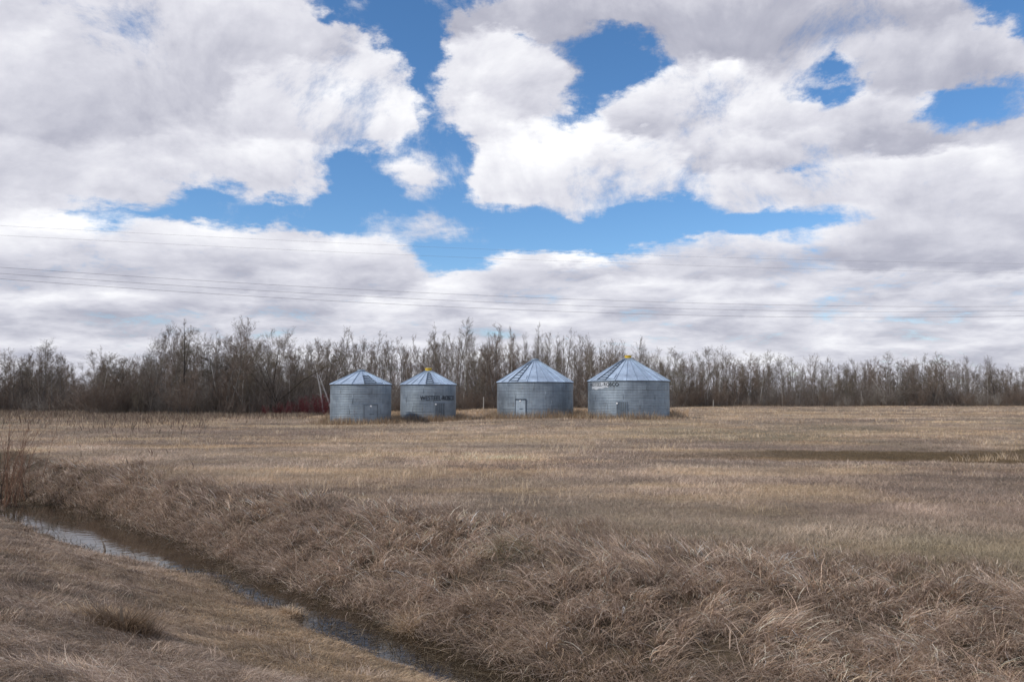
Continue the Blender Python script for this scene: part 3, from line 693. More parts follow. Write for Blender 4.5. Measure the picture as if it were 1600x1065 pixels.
# where the wood begins, how high its tops stand, by photo column
def edge_depth(px): return np.interp(px, [-400, 0, 110, 150, 480, 540, 760, 1020, 1080, 1650, 2000], [104, 104, 102, 93, 95, 118, 126, 130, 148, 154, 160])
TOPX = [-300, -20, 40, 60, 85, 105, 122, 135, 150, 172, 200, 230, 255, 285, 305, 325, 350, 380, 400, 430, 460, 500, 520, 560, 600, 640, 660, 700, 760, 820, 880, 930, 960, 1000, 1030, 1060, 1100, 1150, 1200, 1290, 1340, 1400, 1440, 1470, 1530, 1600, 1750, 1900]
TOPY = [540, 545, 552, 538, 536, 556, 560, 580, 560, 545, 552, 532, 520, 508, 522, 520, 514, 508, 522, 530, 545, 516, 516, 528, 518, 532, 508, 506, 504, 506, 508, 512, 518, 528, 545, 552, 546, 550, 556, 562, 560, 556, 553, 556, 566, 572, 574, 570]
def top_y(px): return np.interp(px, TOPX, TOPY)
def height_for(px, y, ztop_y, z): return CAMZ + (618 - ztop_y) / F * y - z
ZONES = [(-400, 128, 'low wood left of the gap'), (128, 300, 'wood right of the gap'), (300, 415, 'wood left of the red shrubs'), (415, 514, 'wood above the red shrubs'),
         (514, 616, 'wood behind the first bin'), (616, 715, 'wood behind the second bin'), (715, 775, 'wood between second and third bins'), (775, 905, 'wood behind the third bin'), (905, 1060, 'wood behind the last bin'),
         (1060, 1160, 'wood beside the last bin'), (1160, 1290, 'wood right of the pale stake'), (1290, 1412, 'wood left of the small stake'), (1412, 1520, 'wood right of the small stake'), (1520, 2000, 'low wood at the far right')]
def zone(px):
    for a, b, n in ZONES:
        if a <= px < b: return n
    return ZONES[-1][2]
WORD = {('aspen', 'pale'): 'pale-trunked bare aspen', ('aspen', 'grey'): 'grey bare aspen', ('tall', 'grey'): 'tall thin grey poplar', ('tall', 'pale'): 'tall poplar with pale trunk',
        ('bushy', 'grey'): 'bushy grey tree', ('bushy', 'dark'): 'bushy dark-stemmed tree', ('gnarl', 'dark'): 'crooked dark bare tree', ('gnarl', 'grey'): 'crooked grey bare tree'}
PENDING = []
def place(px, k, i, row, hk=1.0):
    y = float(edge_depth(px)) + row * random.uniform(2.5, 5.5) + random.uniform(-1.5, 1.5); x = (px - CX) / F * y; z = gz(x, y)
    hh = height_for(px, y, float(top_y(px)), z) * hk; w = random.choice((.75, .9, 1.0, 1.15, 1.4)) * random.uniform(.92, 1.08)
    if k == 'tall': w *= .9
    bk = PROTO[k][i % len(PROTO[k])][2]; lab = f'{WORD[(k, bk)]} in {zone(px)}'
    o = put_tree('aspen_tree' if k == 'aspen' else 'poplar_tree' if k == 'tall' else 'bare_tree', k, i, x, y, max(hh, 2.5), lab, 'tree', 'trees of the ' + zone(px), w, (random.gauss(0, .075), random.gauss(0, .075))); PENDING.append((o, lab, px))
def build_wood():
    random.seed(5)
    cnt = 0
    # front rows: things
    px = -75.0
    while px < 1690:
        if not (120 < px < 142):
            if px < 520: k = random.choices(['aspen', 'bushy', 'gnarl', 'tall'], [6, 2.5, 2, 2])[0]
            elif px < 1040: k = random.choices(['tall', 'aspen', 'bushy'], [5, 3, 1.5])[0]
            else: k = random.choices(['aspen', 'bushy', 'gnarl'], [6, 3, 1])[0]
            row = cnt % 4
            hk = random.uniform(.84, 1.05) if row in (0, 2) else random.uniform(.68, .95)
            if 640 < px < 1000 and k != 'tall': hk = random.uniform(.62, .80)
            place(px, k, random.randrange(8), row, hk); cnt += 1
        px += random.uniform(4.6, 7.6) if 500 < px < 1690 else random.uniform(4.2, 7.2)
    # bushes along the foot of the wood
    nb = 0; px = -60
    while px < 1680:
        y = float(edge_depth(px)) - random.uniform(-1, 5); x = (px - CX) / F * y; hs = random.choice((1.5, 2.4, 3.2, 4.4)) * random.uniform(.8, 1.2) * (1.2 if px < 480 else .85)
        if not (400 < px < 516):
            i = random.choice([0, 1]); lab = f'{"grey" if i == 0 else "brown"} bush at the foot of {zone(px)}'
            o = put_tree('bare_bush', 'shrub', i, x, y, hs, lab, 'bush', 'leafless bushes at the foot of the ' + zone(px), 1.25); PENDING.append((o, lab, px)); nb += 1
        px += random.uniform(14, 26)
    return cnt, nb
print('trees', build_wood())
ORD = 'first second third fourth fifth sixth seventh eighth ninth tenth eleventh twelfth thirteenth fourteenth fifteenth sixteenth'.split()
def order_labels():
    by = {}
    for o, lab, px in PENDING: by.setdefault(lab, []).append((px, o))
    for lab, l in by.items():
        l.sort(key=lambda q: q[0])
        for k, (px, o) in enumerate(l):
            o['label'] = (ORD[k] + ' ' + lab + ', from the left') if len(l) > 1 else 'only ' + lab
order_labels()
# single trees that stand out
def notable(px, base_y, top_, kind, i, name, label, lean=(0, 0), trunk=None, wide=1.0):
    y = float(edge_depth(px)) + 2.5 if base_y is None else None
    if y is None: _, y = hit(px, base_y)
    x = (px - CX) / F * y; put_tree(name, kind, i, x, y, height_for(px, y, top_, gz(x, y)), label, 'tree', None, wide, lean, trunk)
notable(70, 645, 540, 'gnarl', 0, 'bare_tree', 'crooked lone tree with forked trunk standing clear of the wood by the gap', (0, .05), 'grey')
notable(168, 646, 546, 'gnarl', 1, 'bare_tree', 'spreading grey tree standing just right of the gap in the wood', (0, -.1), 'pale')
notable(218, 650, 590, 'gnarl', 0, 'bare_tree', 'short black crooked tree in front of the left wood', (0, .1), 'dark')
notable(292, None, 506, 'tall', 3, 'poplar_tree', 'tallest tree at the left end of the dense wood, dark clumped top', (0, .02), 'dark', 1.3)
notable(380, None, 505, 'aspen', 0, 'aspen_tree', 'white-trunked aspen rising highest in the dense left wood', (0, 0), 'white', 1.15)
notable(455, None, 522, 'aspen', 3, 'aspen_tree', 'aspen with white lower trunk left of the red shrubs', (0, 0), 'white')
notable(523, None, 513, 'tall', 2, 'poplar_tree', 'tall poplar rising over the left end of the first bin roof', (0, .02), None, 1.2)
notable(1105, None, 545, 'aspen', 0, 'aspen_tree', 'aspen with slanting white trunk at the wood edge right of the bins', (0, .12), 'white')
notable(1185, None, 551, 'aspen', 1, 'aspen_tree', 'tall aspen with slanting white trunk halfway along the right wood', (0, .10), 'white')
notable(1541, None, 560, 'aspen', 0, 'aspen_tree', 'white-trunked aspen near the right end of the wood', (0, 0), 'white')
def bare_pole(px0, y0, px1, y1, depth, name, label, r=.11, mat='white'):
    """a dead leaning stem with a few broken limbs"""
    def at(px, py): v = ray(px, py); k = depth / v[1]; return Vector((v[0] * k, v[1] * k, CAMZ + v[2] * k))
    a, b = at(px0, y0), at(px1, y1); g = gz(a.x, a.y); a.z = min(a.z, g + .3); rg = np.random.default_rng(int(px0)); base = Vector((a.x, a.y, g)); a -= base; b -= base
    root = empty(name, base); tagit(root, label, 'tree')
    m = MB(); mid = (a + b) / 2 + Vector((rg.normal(0, .12), 0, rg.normal(0, .12))); m.tube([a, a.lerp(mid, .5), mid, mid.lerp(b, .5), b], [r, r * .9, r * .8, r * .6, r * .25], 7); m.build('trunk', BARK[mat], root, True)
    m = MB()
    for k in range(7):
        f = rg.uniform(.35, .98); p = a.lerp(mid, f * 2) if f < .5 else mid.lerp(b, f * 2 - 1); d = Vector((rg.normal(0, 1), rg.normal(0, .5), rg.uniform(0, 1.1))).normalized() * rg.uniform(.5, 1.5)
        m.tube([p, p + d * .5 + Vector((0, 0, .05)), p + d], [.03, .02, .008], 4)
    m.build('crown', BARK[mat if mat == 'white' else 'grey'], root)
bare_pole(505, 632, 492, 568, 96, 'birch_tree', 'steeper of two leaning white dead birch stems left of the first bin')
bare_pole(519, 620, 498, 585, 97, 'birch_tree', 'more slanted of two leaning white dead birch stems, running behind the first bin')
bare_pole(345, 640, 330, 570, 95, 'birch_tree', 'pale bent dead stem in the dense left wood', .09, 'pale')
bare_pole(385, 622, 362, 598, 96, 'birch_tree', 'short fallen white stem leaning low in the dense left wood', .08)
bare_pole(420, 640, 445, 596, 95.5, 'birch_tree', 'grey broken stem leaning rightwards beside the white brush', .07, 'pale')
bare_pole(1384, 622, 1362, 590, 152, 'birch_tree', 'pale fallen stem slanting at the foot of the right wood', .08, 'pale')
bare_pole(1500, 634, 1540, 600, 153, 'birch_tree', 'long grey stem slanting at the foot of the far right wood', .07, 'grey')
# red shrubs beside the first bin, red-brown ones between the bins
for k, (px, hs) in enumerate([(418, 1.3), (434, 1.6), (450, 1.7), (465, 2.0), (480, 2.3), (495, 2.5), (509, 2.5)]):
    y = 91.0 + (k % 2) * 1.2; x = (px - CX) / F * y
    put_tree('red_shrub', 'shrub', 2, x, y, hs, ('smallest, leftmost' if k == 0 else 'nearest the bin' if k == 6 else ORD[k] + ' from the left') + ' of the dark red shrubs left of the first bin', 'shrub', 'dark red leafless shrubs in the row left of the first bin', 1.25)
for k, px in enumerate([622, 738, 757, 768, 910]):
    y = float(edge_depth(px)) - 5; x = (px - CX) / F * y
    put_tree('bare_bush', 'shrub', 1, x, y, 2.2, 'red-brown brush at the wood foot ' + ('in the gap between first and second bins', 'just right of the second bin', 'just left of the grey post', 'between the grey post and the third bin', 'in the gap between third and last bins')[k], 'bush', 'red-brown brush against the wood in the gaps between bins', 1.3)
# fence stakes at the edge of the wood
def stake(px, y, h, label):
    x = (px - CX) / F * y; m = MB(); m.tube([(0, 0, -.3), (0.02, 0, h * .5), (.03, .01, h)], [.085, .08, .07], 8); o = m.build('fence_post', BARK['pale']); o.location = (x, y, gz(x, y)); tagit(o, label, 'post')
stake(755.5, 118, 1.9, 'grey wooden post at the wood edge just left of the third bin')
stake(1113.5, 144, 1.25, 'pale wooden stake at the wood edge to the right of the bins')
stake(1412, 150, .9, 'small wooden stake at the foot of the far right wood')

# the wood behind its first rows, and the woods on the horizon: too many to count
def simple_sticks(rg, x, y, z, h, n):
    """one leafless tree reduced to a stem, limbs and twig mist"""
    A, B, r, q = [], [], [], []
    top = np.array([x + rg.normal(0, .04) * h, y, z + h]); bot = np.array([x, y, z - .2]); A.append(bot); B.append(top); r.append(.0045 * h); q.append(.012)
    f = rg.uniform(.06, 1, n); p = bot + (top - bot) * f[:, None]; th = rg.uniform(0, 6.283, n); L = h * .20 * (1.2 - .7 * f) * rg.uniform(.5, 1.2, n); inc = rg.uniform(.3, 1.0, n)
    e = p + np.stack([np.cos(th) * np.sin(inc), np.sin(th) * np.sin(inc), np.cos(inc)], 1) * L[:, None]
    A += list(p); B += list(e); r += [.022] * n; q += [.010] * n
    m = n * 6; j = rg.integers(0, n, m); g = rg.uniform(.25, 1, m); p2 = p[j] + (e[j] - p[j]) * g[:, None]; th = rg.uniform(0, 6.283, m); inc = rg.uniform(.1, 1.3, m)
    e2 = p2 + np.stack([np.cos(th) * np.sin(inc), np.sin(th) * np.sin(inc), np.cos(inc)], 1) * (L[j] * rg.uniform(.3, .7, m))[:, None]
    A += list(p2); B += list(e2); r += [.012] * m; q += [.008] * m
    return A, B, r, q
def build_woods_behind():
    rg = np.random.default_rng(77)
    for mat, share in (('grey', 0), ('brown', 1)):
        A, B, r, q = [], [], [], []
        for k in range(560):
            px = rg.uniform(-120, 1720)
            if 118 < px < 146 : continue
            y = float(edge_depth(px)) + rg.uniform(14, 60); x = (px - CX) / F * y; z = gz(x, y); hh = height_for(px, y, float(top_y(px)), z) * rg.uniform(.40, .86)
            a, b, c, d = simple_sticks(rg, x, y, z, max(2.5, hh), 40); A += a; B += b; r += c; q += d
        v, f = seg_prisms(np.array(A), np.array(B), r, q, 3)
        tagit(link('woods', np_mesh('woods', v, f), TWIG[mat]), 'mass of leafless trees deep in the wood', 'woods', kind='stuff')
    # distant woods on the horizon
    A, B, r, q = [], [], [], []
    for k in range(520):
        a_ = rg.uniform(-.95, .95); y = rg.uniform(430, 600); x = a_ * y; h = rg.uniform(4, 6.5)
        a, b, c, d = simple_sticks(rg, x, y, gz(x, y), h, 10); A += a; B += b; r += [v * 5 for v in c]; q += [v * 5 for v in d]
    v, f = seg_prisms(np.array(A), np.array(B), r, q, 3)
    tagit(link('distant_woods', np_mesh('distant_woods', v, f), mat_plain('distant_twigs', (.07, .075, .085), .9, .1, .2, .05)), 'low dark wood on the horizon seen through the gap', 'woods', kind='stuff')  # bluish haze of distance is put into the twig colour
build_woods_behind()
def build_undergrowth():
    """thin upright stems and brush under the trees"""
    rg = np.random.default_rng(88)
    for mat, n, hmax, name, lab in (('grey', 34000, 4.4, 'undergrowth', 'grey tangle of thin stems under the trees'), ('brown', 24000, 3.0, 'undergrowth', 'brown tangle of thin stems under the trees'), ('pale', 9000, 3.2, 'undergrowth', 'pale dead stems tangled under the trees')):
        px = rg.uniform(-120, 1720, n); y = edge_depth(px) + rg.uniform(-2.5, 26, n) ; x = (px - CX) / F * y; z = ground_z(x, y)
        keep = ~((px > 122) & (px < 140) & (rg.random(n) < .5)); px, y, x, z = px[keep], y[keep], x[keep], z[keep]; n = len(px)
        h = hmax * rg.uniform(.25, 1, n) * np.clip(.45 + 1.1 * fbm(x, y, 7, 61), .5, 1.4) * np.where(px < 520, 1.15, 1.0); th = rg.uniform(0, 6.283, n); inc = rg.uniform(0, 1, n) ** 1.5 * 1.05
        p = np.stack([x, y, z - .05], 1); d = np.stack([np.cos(th) * np.sin(inc), np.sin(th) * np.sin(inc), np.cos(inc)], 1); m_ = p + d * (h * .55)[:, None]
        d2 = d + rg.normal(0, .25, (n, 3)); d2 /= np.linalg.norm(d2, axis=1)[:, None]; e = m_ + d2 * (h * .5)[:, None]
        m3 = m_ + (e - m_) * rg.uniform(0, .6, n)[:, None]; d3 = d + rg.normal(0, .5, (n, 3)); d3 /= np.linalg.norm(d3, axis=1)[:, None]; e3 = m3 + d3 * (h * .3)[:, None]
        v, f = seg_prisms(np.concatenate([p, m_, m3]), np.concatenate([m_, e, e3]), np.concatenate([np.full(n, .016), np.full(n, .012), np.full(n, .009)]), np.concatenate([np.full(n, .012), np.full(n, .007), np.full(n, .006)]), 3)
        tagit(link(name, np_mesh(name, v, f), TWIG[mat]), lab, 'undergrowth', kind='stuff')
build_undergrowth()

# ------------------------------------------------------------------ grass
BLADE = mat_blade()
STRAW = np.array([[.52, .405, .265], [.44, .355, .27], [.58, .49, .385], [.35, .27, .19], [.30, .245, .20], [.64, .55, .44], [.25, .20, .145]])
MAUVE = np.array([[.44, .36, .30], [.54, .46, .39], [.34, .275, .225], [.29, .235, .185], [.46, .37, .27], [.66, .58, .50], [.25, .20, .155]])
MAUVE = MAUVE * np.array([1.10, 1.01, .96]); STRAW = STRAW * np.array([1.08, 1.01, .95])
def cellinfo(x, y, size, seed):
    """nearest of scattered clump centres: centre x, y and two random numbers per clump"""
    i0, j0 = np.floor(x / size), np.floor(y / size); best = np.full(len(x), 1e9); out = [np.zeros(len(x)) for _ in range(4)]
    for di in (-1, 0, 1):
        for dj in (-1, 0, 1):
            i, j = i0 + di, j0 + dj; cx = (i + .5 + .8 * (hash2(i, j, seed) - .5)) * size; cy = (j + .5 + .8 * (hash2(i, j, seed + 1) - .5)) * size
            d = np.hypot(x - cx, y - cy); m = d < best; best = np.where(m, d, best)
            for q, v in enumerate((cx, cy, hash2(i, j, seed + 2), hash2(i, j, seed + 3))): out[q] = np.where(m, v, out[q])
    return out
def blades(rg, x, y, L, th, i0, i1, w, col, nseg, clampz=True, jitter=.10, zoff=0.0, gcol=.75):
    """dry blades: base (x, y), length L, lean azimuth th, tilt from upright i0 at the root to i1 at the tip"""
    n = len(x); z0 = ground_z(x, y) - 0.01 + zoff
    V = np.zeros((n, 2 * nseg + 1, 3), np.float32); px, py, pz = x.copy(), y.copy(), z0.copy(); step = L / nseg; wt = th + rg.normal(0, 1.2, n)
    t_ = th.copy()
    for k in range(nseg + 1):
        f = k / nseg; ww = w * (1 - f) ** .6 * (.8 + .2 * (k > 0))
        if k < nseg:
            ox, oy = np.cos(wt) * ww / 2, np.sin(wt) * ww / 2
            V[:, 2 * k, 0] = px - ox; V[:, 2 * k, 1] = py - oy; V[:, 2 * k, 2] = pz
            V[:, 2 * k + 1, 0] = px + ox; V[:, 2 * k + 1, 1] = py + oy; V[:, 2 * k + 1, 2] = pz
            inc = i0 + (i1 - i0) * ((k + .5) / nseg); t_ = t_ + rg.normal(0, jitter, n)
            px = px + np.cos(t_) * np.sin(inc) * step; py = py + np.sin(t_) * np.sin(inc) * step; pz = pz + np.cos(inc) * step
            if clampz:
                g = ground_z(px, py) + .012 + .03 * hash2(np.arange(n), np.full(n, k), 5); pz = np.maximum(pz, g)
        else: V[:, 2 * k, 0] = px; V[:, 2 * k, 1] = py; V[:, 2 * k, 2] = pz
    m = 2 * nseg + 1; base = (np.arange(n) * m)[:, None]; tri = []
    for k in range(nseg - 1):
        a = 2 * k; tri += [[a, a + 1, a + 3], [a, a + 3, a + 2]]
    a = 2 * (nseg - 1); tri.append([a, a + 1, a + 2])
    Fs = (base[:, :, None] + np.array(tri)[None]).reshape(-1, 3)
    cols = np.repeat(col[:, None, :], m, 1); 
    return V.reshape(-1, 3), Fs, cols.reshape(-1, 3).astype(np.float32)
def emit(name, parts, label):
    V, Fs, Cs = [], [], []; o = 0
    for v, f, c in parts: V.append(v); Fs.append(f + o); Cs.append(c); o += len(v)
    me = np_mesh(name, np.concatenate(V), np.concatenate(Fs), np.concatenate(Cs)); tagit(link(name, me, BLADE), label, 'grass', kind='stuff'); print(name, len(me.polygons))
def wedge(rg, n, y0, y1, pad=1.6):
    """n points spread evenly over the part of the land the camera takes in between y0 and y1"""
    y = np.sqrt(rg.uniform(y0 ** 2, y1 ** 2, n)); x = rg.uniform(-1, 1, n) * (.665 * y + pad); return x, y
def pick(rg, pal, n, spread=.16):
    c = pal[rg.integers(0, len(pal), n)] * rg.normal(1, spread, n)[:, None]; return np.clip(c, .02, .8)
def patch(rg, x, y, c):
    """patches of straw, grey and rusty grass"""
    a = fbm(x, y, 3.5, 71); b = fbm(x * .4, y, 2.2, 72) - .2 * (y < 22); g = fbm(x, y, 5.0, 73)
    k = sstep(.42, .70, a)[:, None]; c = c * (1 - k * .22)
    k = sstep(.55, .72, b)[:, None]; c = c * (1 - k) + c * np.array([1.22, 1.10, .92]) * k
    k = (sstep(.70, .84, g) * (rg.random(len(x)) < .45))[:, None]; c = c * (1 - k) + np.array([.125, .13, .062]) * k
    return c
TH_DOWN = math.radians(225)                                     # straight down the bank, towards the ditch
def build_bank():
    rg = np.random.default_rng(101); parts = []
    # long laid grass on the far side of the ditch
    for y0, y1, dens, w, nseg in ((4, 9, 2900, .0066, 5), (9, 13, 2000, .0082, 4), (13, 18, 1100, .0105, 4), (18, 28, 620, .0135, 3)):
        area = .665 * (y1 ** 2 - y0 ** 2) + 3.2 * (y1 - y0); n = int(area * dens); x, y = wedge(rg, n, y0, y1); t, s = ditch(x, y); W = bankw(s)
        hole = .6 * fbm(x, y, .75, 98) + .4 * fbm(x * .8, y, .33, 97); ok = (t > chan(s) + .08) & (t < W + .9) & ~((hole < .455) & (rg.random(n) < .93) & (t < W * .95)); ok &= ~((t < chan(s) + .5) & (rg.random(n) < .45)); ok &= rg.random(n) < 1 - .97 * sstep(.72, 1.22, t / W + .5 * (fbm(x, y, 1.4, 99) - .5)); keep_i = np.where(ok)[0]; x, y, t, s, W = x[ok], y[ok], t[ok], s[ok], W[ok]; n = len(x)
        u = np.clip(t / W, 0, 1.4); lay = 1 - sstep(.72, 1.08, u)
        cx_, cy_, h1, h2 = cellinfo(x, y, .30, 7); pull = rg.uniform(.1, .75, n) * (h2 > .25); x = x + (cx_ - x) * pull; y = y + (cy_ - y) * pull
        fld = fbm(x, y, 1.5, 81) - .5; fl2 = fbm(x, y, .5, 82) - .5; cl = fbm(x, y, .42, 83)
        th = TH_DOWN + 1.0 * fld * 2 + 1.7 * (h1 - .5) + rg.normal(0, .42, n) + .25; th = np.where(rg.random(n) < .10, rg.uniform(0, 6.28, n), th)
        th = th + .55 * np.sin(s * 1.1 + 3 * fld); th = th + (1 - lay) * rg.normal(0, 1.2, n)
        L = rg.gamma(5, .060, n).clip(.07, .55) * (1 - .55 * sstep(.70, 1.15, u)) * (.62 + .58 * lay) * (.45 + .6 * cl + .55 * h2)
        i0 = lay * rg.uniform(.1, 1.05, n) + (1 - lay) * rg.uniform(.0, .6, n); i1 = lay * rg.uniform(1.45, 2.3, n) + (1 - lay) * rg.uniform(.5, 1.9, n)
        c = patch(rg, x, y, pick(rg, MAUVE, n)); c = c * (.55 + .50 * cl + .55 * hash2(np.floor(cx_ * 50), np.floor(cy_ * 50), 3))[:, None] * (1.0 + .22 * sstep(.45, .95, u))[:, None] * np.where(rg.random(n) < .17, 1.5, 1.0)[:, None] * (.62 + .38 * sstep(.42, .55, hole[keep_i]))[:, None] * (1 - .25 * (1 - sstep(0.3, 1.2, t)))[:, None]  # blades around holes darkened: crevice shade put into their colour
        parts.append(blades(rg, x, y, L, th, i0, i1, w * rg.uniform(.45, 1.7, n), np.clip(c, .02, .85), nseg, jitter=.20))
        q = rg.random(n) < .05; m_ = int(q.sum()); parts.append(blades(rg, x[q], y[q], L[q] * rg.uniform(.5, .9, m_), th[q] + rg.normal(0, 1.0, m_), i0[q], i1[q] * .9, w * rg.uniform(1.3, 1.9, m_), np.clip(c[q] * 1.1, .02, .6), nseg, jitter=.45))
    emit('bank_grass', parts, 'long dead grass laid down the far bank of the ditch')
    # tufts that hang over the water's edge, and standing clumps on the brow
    parts = []
    for k in range(620):
        s = rg.uniform(-30, 4)
        if k < 300: t = float(chan(s)) + rg.uniform(.08, .6)
        else: t = float(bankw(s)) * rg.uniform(.35, 1.15)
        tt = t * math.sqrt(2) + 9.5; q = s * math.sqrt(2); cx, cy = (tt + q) / 2, (tt - q) / 2
        if cy < 4 or abs(cx) > .66 * cy + 2: continue
        n = int(np.interp(cy, [5, 25], [170, 70])); r_ = rg.uniform(.10, .24); x = cx + rg.normal(0, r_, n); y = cy + rg.normal(0, r_, n)
        t0 = TH_DOWN + rg.normal(0, .6); th = t0 + rg.normal(0, .55, n) ; L = rg.uniform(.16, .42) * rg.uniform(.6, 1.15, n); c = pick(rg, MAUVE, n, .14) * rg.uniform(.8, 1.15)
        parts.append(blades(rg, x, y, L, th, rg.uniform(0, .5, n), rg.uniform(1.2, 2.5, n), np.interp(cy, [5, 25], [.0052, .011]) * rg.uniform(.7, 1.4, n), np.clip(c, .02, .8), 4))
    emit('bank_tufts', parts, 'arching tufts of dead grass over the water and along the bank')
def build_near():
    rg = np.random.default_rng(202); parts = []
    for y0, y1, dens, w, nseg in ((2.6, 6.5, 3800, .0038, 4), (6.5, 10, 2700, .0046, 3), (10, 16, 1500, .0065, 3), (16, 32, 520, .0105, 2)):
        area = .665 * (y1 ** 2 - y0 ** 2) + 3.2 * (y1 - y0); n = int(area * dens); x, y = wedge(rg, n, y0, y1); t, s = ditch(x, y)
        ok = (t < -chan(s) - .06) & (t > -9) & ~((t > -chan(s) - .4) & (rg.random(n) < .5)); x, y, t, s = x[ok], y[ok], t[ok], s[ok]; n = len(x)
        cx_, cy_, h1, h2 = cellinfo(x, y, .33, 17); thatch = sstep(-3.4, -1.4, t + 2.4 * (fbm(x, y, 1.4, 92) - .5)) * sstep(-17, -8, s) * .85
        fld = fbm(x, y, 1.1, 84); th = TH_DOWN + 1.2 + 4.0 * (fld - .5) + 3.0 * (h1 - .5) * (1 - thatch) + rg.normal(0, .55, n); clump = fbm(x, y, .45, 85)
        L = (.06 + .20 * rg.random(n)) * (1.0 - .3 * thatch) * (.45 + .8 * clump)
        up = rg.random(n) < (.14 * (1 - thatch) * sstep(.42, .62, clump) + .03)
        i0 = np.where(up, rg.uniform(.1, .8, n), rg.uniform(1.05, 1.5, n)); i1 = np.where(up, rg.uniform(.9, 2.2, n), rg.uniform(1.35, 1.75, n))
        gone = (fbm(x, y, .55, 121) < .40) & (rg.random(n) < .75) & (thatch < .6); L = np.where(gone, L * .35, L); c = patch(rg, x, y, pick(rg, MAUVE, n)) * .92; c[gone] *= .8; c2 = pick(rg, STRAW, n, .12) * np.array([1.02, .99, .93]); c = c * (1 - thatch[:, None]) + c2 * thatch[:, None]  # blades in the gaps between clumps are coloured darker, as shade
        c *= (.48 + .60 * clump + .40 * h2)[:, None]
        parts.append(blades(rg, x, y, L, th, i0, i1, w * rg.uniform(.6, 1.4, n), np.clip(c, .02, .8), nseg, jitter=.30))
    for k in range(420):                                        # small clods of standing grass
        cy = math.sqrt(rg.uniform(4.2 ** 2, 24 ** 2)); cx = rg.uniform(-.68, .55) * cy; t, s = ditch(np.array([cx]), np.array([cy]))
        if t[0] > -chan(s)[0] - .05 or t[0] < -7: continue
        n = int(rg.uniform(30, 130)); r_ = rg.uniform(.04, .13); xx = cx + rg.normal(0, r_, n); yy = cy + rg.normal(0, r_, n); th = rg.uniform(0, 6.283) + rg.normal(0, .9, n); L = rg.uniform(.07, .22) * rg.uniform(.5, 1.2, n)
        parts.append(blades(rg, xx, yy, L, th, rg.uniform(0, .7, n), rg.uniform(.9, 2.4, n), np.interp(cy, [5, 25], [.0045, .011]) * rg.uniform(.6, 1.5, n), np.clip(pick(rg, MAUVE, n, .14) * rg.choice([.5, .7, .95]), .02, .8), 4, jitter=.3))
    emit('verge_grass', parts, 'short matted dead grass on the near side of the ditch')
